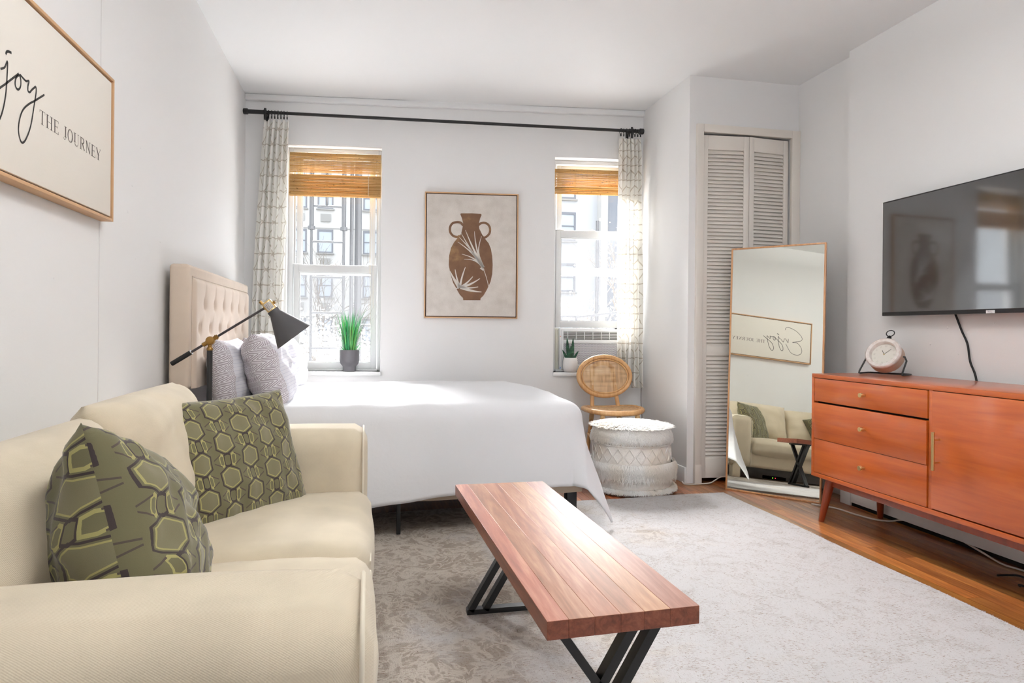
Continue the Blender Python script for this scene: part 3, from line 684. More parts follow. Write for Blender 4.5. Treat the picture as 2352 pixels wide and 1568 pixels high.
# ------------------------------------------------------------------ exterior
mFacade = M('white_brick', (180, 179, 177), .8); mFacade2 = M('pale_panel', (172, 174, 177), .7)
mExtFrame = M('window_bronze', (108, 110, 116), .5); mExtPane = M('far_pane', (160, 167, 176), .35); mExtSill = M('far_sill', (138, 137, 135), .7)
mFire = M('fire_escape_paint', (46, 48, 51), .6)
GZ = -2.6
t = B(); box(t, -60, 70, 5.4, 75, GZ-.2, GZ); setp(obj('ground', t, M('yard_ground', (128, 122, 114), .9)), kind='structure')
bd = thing('apartment_building', 'long white brick apartment house across the yard, seen through the left window', 'building', (-3, 46, GZ)); o = bd.location
t = B(); box(t, -17, 14, -1, 9, 0, 17.5); obj('wall', t, mFacade, bd)
def far_window(root, x, z, w, h, y=-1.0, ac=False):
    t = B(); f = .09
    box(t, x-w/2, x-w/2+f, y-.05, y+.02, z, z+h); box(t, x+w/2-f, x+w/2, y-.05, y+.02, z, z+h); box(t, x-w/2+f, x+w/2-f, y-.05, y+.02, z+h-.14, z+h); box(t, x-w/2+f, x+w/2-f, y-.05, y+.02, z, z+f); box(t, x-w/2+f, x+w/2-f, y-.06, y+.02, z+h*.49, z+h*.53)
    fr = obj('window', t, mExtFrame, root)
    t = B(); box(t, x-w/2+f, x+w/2-f, y-.015, y-.005, z+f, z+h-.14); obj('pane', t, mExtPane, fr)
    t = B(); box(t, x-w/2-.08, x+w/2+.08, y-.14, y, z-.10, z-.01); obj('ledge', t, mExtSill, fr)
    if ac: t = B(); box(t, x-.28, x+.32, y-.10, y+.02, z-.85, z-.35); obj('wall_grille', t, mExtSill, fr)
for i, x in enumerate((-10.1, -7.2, -4.35, -1.42, .22, 3.1, 4.8, 7.6, 10.5)):
    for k in range(6): far_window(bd, x, 2.70+k*2.87, .98, 1.52, ac=(i in (3, 4)))
t = B()
for k in range(6): box(t, -17, 14, -1.03, -.9, 1.4+k*2.87, 1.46+k*2.87)
setp(obj('brick_course', t, mExtSill, bd), kind='stuff')
b2 = thing('panel_building', 'pale modern building with tall slit windows, seen through the right window', 'building', (17.5, 34, GZ)); o = b2.location
t = B(); box(t, -9, -5.4, 0, 9, 0, 14); obj('white_wing', t, mFacade2, b2)
t = B(); box(t, -5.4, 1, -.5, 9, 0, 14); obj('grey_wing', t, M('grey_cladding', (112, 116, 124), .6), b2)
t = B(); box(t, -5.62, -5.25, -.62, .2, 0, 14); obj('white_pier', t, mFacade, b2)
t = B(); box(t, -3.7, -3.5, -.62, -.4, 0, 14); obj('pale_mullion', t, mFacade, b2)
for z in (2.5, 5.6, 8.3, 10.5): far_window(b2, -7.3, z, .95, 1.5, 0)
for x in (-8.7, -7.95):
    t = B(); box(t, x-.05, x+.05, -.12, .05, 0, 12.5); obj('downpipe', t, mExtSill, b2)

rf = thing('bounce_slab', 'white coated flat roof added unseen just below the windows to bounce sun indoors', 'reflector', (.5, 6.6, .05)); t = B(); box(t, -4.5, 5, -1.35, 1.6, -2.65, 0); obj('slab_body', t, M('bounce_white', (236, 236, 234), .8), rf)  # slab added below the sight line to bounce sun up through the windows
fe = thing('fire_escape', 'grey iron fire escape ladder and railing just outside the windows', 'fire escape', (.3, 5.95, 0)); o = tuple(fe.location)
def feb(name, P, r): t = B(); tube(t, [tuple(a-b for a, b in zip(p, o)) for p in P], r, 8); return obj(name, t, mFire, fe, 40)
for x in (-.485, -.215): feb('ladder_rail', [(x, 6, .05), (x, 6, 1.80)], .011); feb('hook_rail', [(x, 6, 1.80), (x, 6, 3.2)], .019); feb('hook_collar', [(x, 6, 1.80), (x, 6, 1.83)], .030)
z = .168
while z < 3.0: feb('rung', [(-.485, 6, z), (-.215, 6, z)], .010); z += .306
feb('corner_post', [(-.15, 6.05, .05), (-.15, 6.05, 3.4)], .016); feb('downpipe', [(-.095, 6.1, .05), (-.095, 6.1, 3.4)], .031)
feb('brace', [(-.36, 6.02, 2.0), (-.36, 6.02, 2.3)], .012)
feb('top_rail', [(1.2, 5.72, 1.075), (1.85, 5.65, 1.075), (2.25, 5.55, 1.13)], .011)
for i in range(8): x = 1.25+i*.135; feb('baluster', [(x, 5.70-i*.012, .45), (x, 5.70-i*.012, 1.075)], .009)
feb('rail_post', [(2.03, 5.8, .05), (2.03, 5.8, 1.95)], .017); feb('bottom_rail', [(1.2, 5.72, .45), (2.25, 5.6, .45)], .011)
feb('left_bracket', [(-.09, 6.1, .98), (.25, 6.1, .98)], .013)

mBark = M('bare_bark', (104, 98, 92), .9); mBloom = M('pale_blossom', (205, 200, 192), .8); mBrush = M('dry_brush', (140, 128, 116), .9)
tl = mBloom.n('ShaderNodeBsdfTranslucent'); tl.inputs[0].default_value = lin(205, 200, 192); mx = mBloom.n('ShaderNodeMixShader'); mx.inputs[0].default_value = .45
mBloom.L(mBloom.b.outputs[0], mx.inputs[1]); mBloom.L(tl.outputs[0], mx.inputs[2]); mBloom.L(mx.outputs[0], mBloom.out.inputs[0])
def tree(label, x, y, h, seed, bloom, spread=.5, r0=.07, mat=None):
    T = thing('yard_tree', label, 'tree', (x, y, GZ)); rnd = random.Random(seed); tips = []
    tr_, br = B(), B()
    def grow(p, d, ln, r, lv):
        P = [p]; 
        for i in range(4):
            d = (d+Vector((rnd.uniform(-1, 1), rnd.uniform(-1, 1), rnd.uniform(-.3, .5)))*.22).normalized(); P.append(P[-1]+d*ln/4)
        tube(tr_ if lv == 0 else br, P, [r, r*.9, r*.8, r*.7, r*.55], 6 if lv < 2 else 4)
        if lv >= 2: tips.extend(P[1:])
        if lv < 4:
            for k in range(3 if lv else 5):
                q = P[rnd.choice((2, 3, 4)) if k else 4]; nd = (d+Vector((rnd.uniform(-1, 1), rnd.uniform(-1, 1), rnd.uniform(-.2, .8)))*spread*1.5).normalized()
                grow(q, nd, ln*rnd.uniform(.55, .75), r*.5, lv+1)
    grow(Vector((0, 0, 0)), Vector((0, 0, 1)), h*.42, r0, 0)
    obj('trunk', tr_, mat or mBark, T, 60); setp(obj('branches', br, mat or mBark, T, 60), kind='stuff')
    if bloom:
        t = B()
        for i in range(bloom):
            p = rnd.choice(tips)+Vector([rnd.gauss(0, .16) for _ in range(3)]); s = rnd.uniform(.009, .024)
            e = Euler((rnd.uniform(0, 6), rnd.uniform(0, 6), 0)).to_matrix(); t.faces.new([t.verts.new(p+e @ Vector((a*s, b*s, 0))) for a, b in ((-1, -1), (1, -1), (1, 1), (-1, 1))])
        setp(obj('blossom', t, mBloom, T, 0), kind='stuff')
    return T
tree('blossoming tree filling the lower half of the left window', .25, 12.5, 4.6, 3, 6500, .62)
tree('blossoming tree at the left edge of the left window, half hidden by the lamp', -2.6, 16, 4.4, 11, 5000, .6)
tree('bare thin tree behind the ladder in the left window', -1.4, 19, 6.0, 5, 0, .5, .06)
tree('bare pale tree in front of the railing in the right window', 3.6, 10.5, 4.4, 8, 0, .7, .05, mBrush)
tree('bushy bare tree behind the railing in the right window', 5.6, 14, 4.8, 21, 900, .75, .06, mBrush)
tree('bare tree by the grey wing in the right window', 8.2, 20, 6.6, 31, 600, .6, .07, mBrush)
hd = thing('hedge', 'low tangle of pale dry brush along the far side of the yard', 'hedge', (2, 24, GZ)); rnd = random.Random(2); t = B()
for i in range(2600):
    x = rnd.uniform(-8, 9); z = rnd.uniform(0, 1.6+.7*math.sin(x*.9)+.4*math.sin(x*2.3)); p = Vector((x, rnd.uniform(-.7, .7), z)); q = p+Vector((rnd.uniform(-.5, .5), rnd.uniform(-.2, .2), rnd.uniform(.1, .7)))
    w = Vector((.02, 0, 0)); t.faces.new([t.verts.new(c) for c in (p-w, p+w, q+w*.3, q-w*.3)])
setp(obj('brush', t, mBrush, hd, 0), kind='stuff')
gw = thing('yard_wall', 'long grey garden wall behind the trees', 'wall', (0, 27, GZ)); t = B(); box(t, -14, 14, -.15, .15, 0, 2.3); box(t, -14, 14, -.2, .2, 2.3, 2.42); obj('masonry', t, M('garden_wall', (120, 117, 114), .9), gw)

# ------------------------------------------------------------------ soft box helper
def rbox(sx, sy, sz, r, puff=(0, 0, 0), n=10, wr=0, seed=0, wf=6):
    """soft rounded box centred at the origin"""
    bm = B(); bmesh.ops.create_cube(bm, size=2); bmesh.ops.subdivide_edges(bm, edges=bm.edges[:], cuts=n, use_grid_fill=True)
    h = Vector((sx/2, sy/2, sz/2)); p3 = Vector(puff)
    for v in bm.verts:
        u = v.co.copy(); q = Vector((u.x*h.x, u.y*h.y, u.z*h.z))
        # finer sampling close to the edges
        for i in range(3):
            s = u[i]; a = abs(s); k = max(0, h[i]-r)/h[i]; a2 = a/(1-.16)*k if a < .84 else k+(a-.84)/.16*(1-k); q[i] = math.copysign(a2*h[i], s) if a else 0
        inn = Vector([max(-(h[i]-r), min(h[i]-r, q[i])) for i in range(3)]); d = q-inn
        if d.length > 1e-9: d.normalize()
        w = q.copy(); q = inn+d*r
        e = [1-(w[i]/h[i])**2 for i in range(3)]
        bul = Vector((p3.x*d.x*max(0, e[1]*e[2])**.6, p3.y*d.y*max(0, e[0]*e[2])**.6, p3.z*d.z*max(0, e[0]*e[1])**.6))
        q += bul
        if wr: q += d*(noise.noise(q*wf+Vector((seed, 0, 0)))*wr+noise.noise(Vector((q.x*wf*3, q.y*wf*1.2, q.z*wf*3))+Vector((seed, 3, 0)))*wr*.4)
        v.co = q
    return bm
def put(bm, loc, rot=None):
    if rot: bm.transform(rot.to_matrix().to_4x4() if isinstance(rot, Euler) else rot)
    bm.transform(Matrix.Translation(loc)); return bm

# ------------------------------------------------------------------ rug
mRug = M('rug_pile', (212, 206, 200), .95, spec=.1)
v = mRug.coords('Object')
big = mRug.noise(v, 2.2, 4, .6, .5); med = mRug.noise(v, 9, 5, .65, 1.6); vor = mRug.n('ShaderNodeTexVoronoi', feature='DISTANCE_TO_EDGE'); 
wv = mRug.n('ShaderNodeVectorMath', operation='ADD'); mRug.L(v, wv.inputs[0]); nn = mRug.n('ShaderNodeTexNoise'); mRug.L(v, nn.inputs['Vector']); nn.inputs['Scale'].default_value = 6
sc_ = mRug.n('ShaderNodeVectorMath', operation='SCALE'); mRug.L(nn.outputs['Color'], sc_.inputs[0]); sc_.inputs['Scale'].default_value = .16; mRug.L(sc_.outputs[0], wv.inputs[1])
mRug.L(wv.outputs[0], vor.inputs['Vector']); vor.inputs['Scale'].default_value = 7.5
dv = S(mRug.t, vor.outputs['Distance'])
fine = mRug.noise(mRug.coords('Object', (260, 55, 1)), 1, 3, .7); fib = mRug.noise(v, 230, 3, .7)
X, Y, Z = mRug.xyz(v)
tanm = (big*.9+(X*-.26)+(Y*.05)).ramp(.40, .62)              # worn tan field, weighted to bed and sofa to colour in their shade too
scr = mRug.noise(wv.outputs[0], 4.2, 2, .5, 2.2); scl = ((scr-.5).abs()).ramp(.012, .045); scr2 = mRug.noise(wv.outputs[0], 9.5, 2, .5, 1.5); scl2 = ((scr2-.5).abs()).ramp(.01, .05)
motif = scl*scl2*med.ramp(.36, .52)
c1_ = mRug.mix(motif*.8, lin(206, 195, 180), lin(154, 137, 117))
c0_ = mRug.mix(med.ramp(.52, .70)*.45, lin(203, 200, 199), lin(172, 166, 161))
cr = mRug.mix(tanm*.8, c0_, c1_)
fl2 = mRug.noise(mRug.coords('Object', (70, 240, 1)), 1, 2, .6)
cr = mRug.mix(fl2.ramp(.54, .66)*med.ramp(.40, .54)*.7, cr, lin(150, 128, 112))
cr = mRug.mix(fine.ramp(.58, .68)*fib.ramp(.42, .58)*.9, cr, lin(118, 96, 82)); mRug.color(cr)
mRug.bump(fib*.6+fine*.4, .8, .012)
rug = thing('area_rug', 'large pale distressed rug with faded tan scrollwork on the wood floor', 'rug', (.7, 1.4, 0))
t = B(); rnd = random.Random(5)
def rugf(u, v): return Vector((-1.24+u*2.585+.004*math.sin(v*31), -2.2+v*4.34+(-.075+.12*u)*(v > .5)+.004*math.sin(u*23), 0))
gridsurf(t, lambda u, v: rugf(u, v)+Vector((0, 0, .011+.0012*noise.noise(rugf(u, v)*30))), 60, 80)
e = [x for x in t.edges if x.is_boundary]; r_ = bmesh.ops.extrude_edge_only(t, edges=e)
for g in r_['geom']:
    if isinstance(g, bmesh.types.BMVert): g.co.z = .0005
obj('pile', t, mRug, rug, 60)
t = B()   # short pile tufts that show along the two visible edges
for i in range(2600):
    if i % 2: y = rnd.uniform(0.0, 2.14); p = Vector((1.345+.004*math.sin((y+2.2)/4.34*31), y, .006)); d = Vector((rnd.uniform(.3, 1), rnd.uniform(-.6, .6), rnd.uniform(-.1, .6)))
    else: u = rnd.random(); p = rugf(u, 1)+Vector((0, 0, .006)); d = Vector((rnd.uniform(-.6, .6), rnd.uniform(.3, 1), rnd.uniform(-.1, .6)))
    d = d.normalized()*rnd.uniform(.006, .012); s = d.cross(Vector((0, 0, 1))).normalized()*.0014; t.faces.new([t.verts.new(p-s), t.verts.new(p+s), t.verts.new(p+d)])
setp(obj('edge_tufts', t, mRug, rug, 0), kind='stuff')

# ------------------------------------------------------------------ sofa
sofa = thing('loveseat', 'cream slipcovered two-seat sofa against the left wall', 'sofa', (-.4, 1.73, .0118)); SO = sofa.location.copy(); SO.z = 0
def sp_(name, bm, loc, mat=mSofa, rot=None, par=None): put(bm, Vector(loc)-SO, rot); return obj(name, bm, mat, par or sofa, 180)
sp_('base', rbox(.76, 1.76, .14, .02, n=8), (-.405, 1.73, .175))
sp_('back_frame', rbox(.15, 1.74, .52, .05, n=10), (-.755, 1.73, .37))
aN = sp_('arm', rbox(.83, .25, .475, .058, (.0, .012, .010), 14, .003, 3), (-.405, .947, .345))
aF = sp_('arm', rbox(.83, .24, .475, .055, (.0, .010, .008), 14, .003, 9), (-.415, 2.512, .345))
for par, y0, y1, fx in ((aN, .822, 1.072, .010), (aF, 2.392, 2.632, .0)):
    t = B(); k = .014; x = fx-k; zt = .588; tube(t, [(x, y0+k-.008, .12), (x, y0+k-.008, zt-.06)]+[(x, y0+k-.004+.048*(1-math.cos(a)), zt-.064+.052*math.sin(a)) for a in (.4, .8, 1.2, 1.57)]+[(x, y1-k+.004-.048*(1-math.cos(a)), zt-.064+.052*math.sin(a)) for a in (1.57, 1.2, .8, .4)]+[(x, y1-k+.008, zt-.06), (x, y1-k+.008, .12)], .0032, 6); put(t, -SO); obj('piping', t, mPiping, par, 60)
for y0, y1, sd in ((1.072, 1.725, 1), (1.73, 2.392, 5)):
    c = sp_('seat_cushion', rbox(.66, y1-y0, .15, .044, (.010, .004, .022), 14, .006, sd), (-.318, (y0+y1)/2, .302))
    t = B(); tube(t, [(.010, y0+.03, .340), (.011, (y0+y1)/2, .343), (.010, y1-.03, .340)], .0026, 6); put(t, -SO); obj('piping', t, mPiping, c, 60)
for y0, y1, sd, lean, top in ((1.085, 1.725, 2, 15, -.015), (1.735, 2.42, 8, 13, .010)):
    bm = cushion(y1-y0+.045, .40, .24, 34, .05, .012, sd, 3.2, .012, 5)
    m = frame_mtx((-.598, (y0+y1)/2, .548+top), (0, 1, 0), (-math.sin(R(lean)), 0, math.cos(R(lean)))); bm.transform(m); put(bm, -SO); obj('back_cushion', bm, mSofa, sofa, 180)
for x in (-.75, -.06):
    for y in (.90, 2.54):
        t = B(); box(t, x-.04, x+.04, y-.04, y+.04, 0, .13, .006); put(t, -SO); obj('leg', t, mSofa, sofa, 40)

# green geometric throw pillows
mHex = M('hexagon_print', (128, 122, 92), .85, spec=.15)
v = mHex.coords('UV'); wn = mHex.n('ShaderNodeTexNoise'); mHex.L(v, wn.inputs['Vector']); wn.inputs['Scale'].default_value = 9
U, V_, _ = mHex.xyz(v); P_, Q_, hw_, hh_ = .080, .104, .0305, .036
ci = (U/P_+.5).floor(); off = ci.mod(2)*(Q_/2); x = U-ci*P_; yy = V_-off; y = yy-(yy/Q_+.5).floor()*Q_
hd_ = (x.abs()/hw_).max(y.abs()/hh_+x.abs()/(2*hw_))
out_ = ((hd_-1).abs()-.062).lt(0); inn = ((hd_-.80).abs()-.045).lt(0)
y2 = (yy/Q_).fract()-.5; y2 = y2*Q_
ld = (x.abs()/.0085).max(y2.abs()/.019+x.abs()/.034); lo = ((ld-1).abs()-.16).lt(0)
fx = (x.abs()-.0165).abs(); fd = (fx/.0058).max(y2.abs()/.0175+fx/.024); li = ((fd-1).abs()-.2).lt(0)*hd_.gt(1.05)
x3 = (x.abs()-P_/2); sd_ = ((y2.abs()*.9+x3*.55-.004).abs()).lt(.0016)*hd_.gt(1.06)*x.abs().gt(.019)
base = mHex.mix(hd_.lt(.76), lin(106, 101, 74), lin(118, 112, 86))
base = mHex.mix(li, base, lin(158, 151, 98)); base = mHex.mix(inn, base, lin(158, 151, 98)); base = mHex.mix(sd_, base, lin(80, 70, 64))
base = mHex.mix(lo, base, lin(62, 53, 52)); base = mHex.mix(out_, base, lin(62, 53, 52))
mHex.color(base); mHex.bump(mHex.noise(mHex.coords('Object'), 600, 2), .25, .001); mHex.b.inputs['Sheen Weight'].default_value = .3
def pillow(name, label, cat, w, h, t_, o, x, y, mat, **k):
    p = thing(name, label, cat, o); m = frame_mtx(o, x, y); p.matrix_world = m
    bm = cushion(w, h, t_, **k); obj('cover', bm, mat, p, 180); return p
pillow('throw_pillow', 'green hexagon throw pillow leaning at the far end of the sofa, facing the camera', 'pillow', .51, .42, .15, (-.400, 2.185, .542), (.62, .78, .0), (-.26, .20, .94), mHex, n=40, wr=.012, seed=4, ear=.07)
pillow('throw_pillow', 'green hexagon throw pillow edge on behind the near arm of the sofa', 'pillow', .42, .42, .23, (-.41, 1.33, .535), (-.14, .93, -.34), (-.32, .26, .91), mHex, n=44, wr=.016, seed=12, ear=.07)

# ------------------------------------------------------------------ bed
def yn(x): return 3.035+.052*(x+.7)
bed = thing('bed', 'upholstered beige platform bed with tufted headboard against the left wall', 'bed', (.15, 3.75, .0)); BO = bed.location.copy()
ang = math.atan(.052)
def bmx(x, y, z): return Matrix.Translation((x, y, z)) @ Matrix.Rotation(ang, 4, 'Z')
BL = 1.735; Mx = Matrix.Translation((-.70, yn(-.70), 0)) @ Matrix.Rotation(ang, 4, 'Z')   # bed frame: x along the length, y across
def bp(name, bm, mat, par=None, sm=40, world=False):
    if not world: bm.transform(Mx)
    put(bm, -BO); return obj(name, bm, mat, par or bed, sm)
bp('side_rail', rbox_ := put(rbox(.84, .04, .13, .012, n=4), (.42, .02, .225)), mRail); bp('side_rail', put(rbox(BL-.848, .04, .13, .012, n=4), (.848+(BL-.848)/2, .02, .225)), mRail)
bp('side_rail', put(rbox(BL, .04, .13, .012, n=4), (BL/2, 1.36, .225)), mRail); bp('foot_rail', put(rbox(.04, 1.30, .13, .012, n=4), (BL-.02, .69, .225)), mRail)
for x, y, s in ((.845, .03, .018), (BL-.045, .06, .05), (BL-.045, 1.30, .05), (.05, .06, .04), (.05, 1.30, .04), (.845, .69, .018)):
    t = B(); box(t, x-s/2, x+s/2, y-s/2, y+s/2, .0122 if y < .2 else 0, .17, .002); bp('leg', t, mBlack)
t = B(); box(t, .05, BL-.05, .05, 1.33, .165, .19); bp('slat_base', t, mBlackMatte)
mTick = M('mattress_ticking', (226, 222, 222), .9); tv = mTick.coords('Object'); X, Y, Z = mTick.xyz(tv); mTick.color(mTick.mix(((X*140).fract()-.5).gt(.12), lin(228, 225, 226), lin(176, 170, 172)))
bp('mattress', put(rbox(BL-.04, 1.34, .30, .05, n=6), (BL/2, .69, .41)), mTick, sm=180)
# headboard
hb = thing('', None, None) if False else None
t = B(); box(t, -.815, -.735, 3.03, 4.435, .69, 1.217, .016, 3); H_ = bp('headboard', t, mHead, sm=60, world=True)
hx0, hy0, hy1, hz0, hz1 = -.735, 3.075, 4.385, .69, 1.165
rows = ((1.055, [3.262+.2025*i for i in range(6)]), (.945, [3.17+.2025*i for i in range(6)]), (.835, [3.262+.2025*i for i in range(6)]))
btn = [(y, z) for z, ys in rows for y in ys]
def tuft(u, v):
    y = hy0+(hy1-hy0)*u; z = hz0+(hz1-hz0)*v; e = min(u, 1-u)*(hy1-hy0); ez = (1-v)*(hz1-hz0)
    x = .016*min(1, e/.02)**.5*min(1, ez/.02)**.5
    for by, bz in btn:
        d = math.hypot((y-by)*1.1, z-bz); x -= .016*math.exp(-(d/.020)**2)+.006*math.exp(-(d/.05)**2)
    for z0_, ys in rows:      # folds run up from each button
        for by in ys:
            if z0_ > 1: 
                if z > z0_: x -= .0045*math.exp(-((y-by)/.006)**2)
            elif z0_ <= z <= z0_+.11:
                s = (z-z0_)/.11
                for sg in (1,): x -= .0035*math.exp(-((y-(by-.09*s*sg*-1))/.009)**2)*math.sin(math.pi*s)
    return Vector((hx0+x, y, z))
t = B(); gridsurf(t, tuft, 150, 60); bp('tufted_panel', t, mHead, H_, 180, True)
for by, bz in btn:
    t = B(); lathe(t, [(0, .005), (.006, .0042), (.010, .0015), (.011, -.002)], 14, Matrix.Translation((hx0-.003, by, bz)) @ Matrix.Rotation(R(90), 4, 'Y'), False); bp('button', t, mHead, H_, 60, True)
t = B(); tube(t, [(hx0+.002, hy0-.002, hz0), (hx0+.002, hy0-.002, hz1+.002), (hx0+.002, hy1+.002, hz1+.002), (hx0+.002, hy1+.002, hz0)], .0028, 6); bp('welt', t, mHead, H_, 60, True)
for y in (3.07, 4.34): t = B(); box(t, -.80, -.75, y, y+.05, 0, .70, .004); bp('headboard_leg', t, mHead, H_, 40, True)

# duvet: cloth draped over the mattress, corner falling in a point
duv = thing('duvet', 'plain white duvet draped over the bed with one long hanging corner', 'bedding', (.2, 3.7, .60)); DO = duv.location.copy()
LF, WN = BL+.005, -.012; rr = .075
def drape(a, b):
    """a along the bed, b across from the near edge (negative hangs)"""
    ex = max(0, a-(LF-rr)); eyn = max(0, (WN+rr)-b); eyf = max(0, b-(1.40-rr)); ey = eyn-eyf
    e = math.hypot(ex, ey)
    top = .598+.030*math.sin(math.pi*min(1, max(0, (b+.05)/1.5)))*(1-.35*max(0, a-1.0))+.010*noise.noise(Vector((a*2.2, b*2.4, 1)))+.004*noise.noise(Vector((a*7, b*5, 4)))
    top -= .016*max(0, a-1.2)
    x, y = min(a, LF-rr), min(max(b, WN+rr), 1.40-rr)
    if e > 0:
        dx, dy = ex/e, -ey/e; q = math.pi/2*rr
        if e < q: th = e/rr; h = rr*math.sin(th); dz = rr*(1-math.cos(th))
        else: h = rr; dz = rr+(e-q)
        hang = max(0, e-q)
        corner = min(1, (min(ex, abs(ey))/.16)) if ex > 0 and ey else 0
        fl = hang*(.10+.20*corner)
        s = a*dy if abs(dy) > abs(dx) else b
        fold = (math.sin(a*9+1)*.010+noise.noise(Vector((a*4, 7, 0)))*.012)*min(1, hang/.25)*abs(dy) + math.sin(b*11)*.012*min(1, hang/.25)*abs(dx)
        x += dx*(h+fl+fold); y += dy*(h+fl+fold); top -= dz*(1-.04*corner)
        top += .004*noise.noise(Vector((a*9, b*9, 2)))
    return Vector((x, y, max(top, .022)))
t = B(); na, nb = 120, 120
def dv_(u, v):
    a = .20+u*(LF+.375-.20); b0 = -.415+.058*max(0, min(a, 1.6)-.65) ; b = b0+v*(1.75-b0)
    return Mx @ drape(a, b)
gridsurf(t, dv_, na, nb)
put(t, -DO); dm = obj('cover', t, mDuvet, duv, 180)
md = dm.modifiers.new('thick', 'SOLIDIFY'); md.thickness = .010; md.offset = 0

# bed pillows
mHerr = M('herringbone_print', (222, 218, 222), .88, spec=.12); v = mHerr.coords('UV'); U, V_, _ = mHerr.xyz(v)
cw, ph_ = .046, .0085
zz = (((V_/cw).fract()-.5).abs()*-1+.5)*cw*1.1
band_ = ((U+zz)/ph_).fract(); gap = ((V_/(cw/2)).fract()-.5).abs().lt(.46)
st_ = band_.lt(.42)*gap
mHerr.color(mHerr.mix(st_, lin(228, 224, 228), lin(150, 139, 146)))
mHerr.bump(mHerr.noise(mHerr.coords('Object'), 14, 3), .35, .01)
mPane = M('windowpane_print', (226, 225, 230), .88, spec=.12); v = mPane.coords('UV'); U, V_, _ = mPane.xyz(v)
ln_ = ((V_/.016).fract().lt(.10)).max((U/.11).fract().lt(.012)); mPane.color(mPane.mix(ln_*.6, lin(226, 225, 231), lin(176, 176, 198))); mPane.bump(mPane.noise(mPane.coords('Object'), 12, 3), .35, .01)
def bedpillow(label, o, lean, w, h, t_, seed, yaw=0):
    y_ = Vector((-math.sin(R(lean)), 0, math.cos(R(lean)))); x_ = Vector((math.sin(R(yaw)), math.cos(R(yaw)), 0))
    p = thing('bed_pillow', label, 'pillow', o); p.matrix_world = frame_mtx(o, x_, y_)
    bm = cushion(w, h, t_, 36, .05, .014, seed, 2.6)
    me = mesh_of(bm, 'pillowcase', 180); me.materials.append(mHerr.m); me.materials.append(mPane.m)
    for pl_ in me.polygons:
        if pl_.normal.z > .30 and pl_.center.z > t_*.16 and pl_.center.x > -w/2*.82: pl_.material_index = 1
    obj('pillowcase', me, None, p)
bedpillow('grey herringbone bed pillow against the headboard, behind the lamp pole', (-.625, 3.36, .735), 8, .50, .33, .17, 3)
bedpillow('plump herringbone pillow with a white checked face, in front of the near pillow', (-.462, 3.40, .750), 20, .54, .37, .21, 9, -4)
bedpillow('white checked bed pillow against the headboard at its far end', (-.62, 4.03, .735), 8, .52, .33, .17, 14)
bedpillow('pale bed pillow at the window end of the bed, in front of the far one', (-.470, 4.02, .745), 20, .52, .35, .21, 22, 3)

# ------------------------------------------------------------------ floor lamp
lx, ly = -.603, 2.80
lamp = thing('floor_lamp', 'black pharmacy floor lamp with brass joints between the sofa and the bed', 'lamp', (lx, ly, 0))
mLampGrey = M('lamp_shade_charcoal', (70, 68, 70), .55)
t = B(); lathe(t, [(0, .014), (.10, .014), (.125, .016), (.13, .022), (.12, .030), (.03, .034), (.0, .034)], 40); t.transform(Matrix.Translation((0, 0, -.012))); obj('base', t, mBlack, lamp, 40)
t = B(); tube(t, [(0, 0, .02), (0, 0, .869)], .0105, 16); obj('pole', t, mBlack, lamp, 40)
t = B(); lathe(t, [(.0112, .861), (.0122, .865), (.0112, .871), (.0075, .875), (.0075, .885)], 16); 
lathe(t, [(.0, -.012), (.010, -.012), (.015, -.010), (.017, -.006), (.017, .006), (.015, .010), (.010, .012), (0, .012)], 24, Matrix.Translation((.002, 0, .899)) @ Matrix.Rotation(R(90), 4, 'X')); lathe(t, [(0, -.019), (.006, -.018), (.006, -.010)], 12, Matrix.Translation((.002, 0, .899)) @ Matrix.Rotation(R(90), 4, 'X'))
J = obj('swivel_joint', t, mBrassOld, lamp, 40)
c0, c1 = Vector((-.134, 0, .805)), Vector((.207, 0, 1.027)); dA = (c1-c0).normalized(); cc = Vector((.002, 0, .899))
pt = lambda s: tuple(cc+dA*s*1.09)
t = B(); tube(t, [pt(-.10), pt(.235)], .0048, 12); obj('arm', t, M('arm_gunmetal', (66, 60, 62), .4, .3), lamp, 40)
t = B(); tube(t, [pt(-.030), pt(-.014)], .0085, 12); tube(t, [pt(.014), pt(.030)], .0085, 12); tube(t, [pt(.021), pt(.025)], .0105, 12); obj('collar', t, mBrassOld, lamp, 40)
t = B(); tube(t, [pt(-.153), pt(-.151), pt(-.078), pt(-.076)], [.008, .0092, .0092, .008], 14); cw_ = obj('counterweight', t, mBlackMatte, lamp, 40)
t = B(); tube(t, [pt(-.077), pt(-.074)], .0095, 14); obj('chrome_ring', t, M('chrome', (220, 220, 222), .15, 1), cw_, 40)
t = B(); tube(t, [pt(.215), pt(.240)], .0075, 12); tube(t, [pt(.240), pt(.256)], .0045, 10); lathe(t, [(0, -.006), (.0065, -.005), (.0065, .005), (0, .006)], 12, Matrix.Translation(pt(.256)) @ Matrix.Rotation(R(90), 4, 'X')); obj('shade_knuckle', t, mBrassOld, lamp, 40)
ax_ = Vector((.615, .06, -.788)).normalized(); ap = Vector((.213, 0, 1.044)); MS = ax_.to_track_quat('Z', 'Y').to_matrix().to_4x4() @ Matrix.Scale(1.09, 4); MS.translation = ap
t = B(); lathe(t, [(0, -.012), (.017, -.012), (.019, -.008), (.019, .030), (.021, .034), (.021, .040)], 24, MS); sk = obj('socket', t, mBrass, lamp, 40)
t = B(); lathe(t, [(.0215, .026), (.0215, .042), (.026, .050), (.073, .150), (.0715, .150), (.025, .052), (.0205, .044)], 48, MS, False); obj('lamp_shade', t, mLampGrey, lamp, 40)
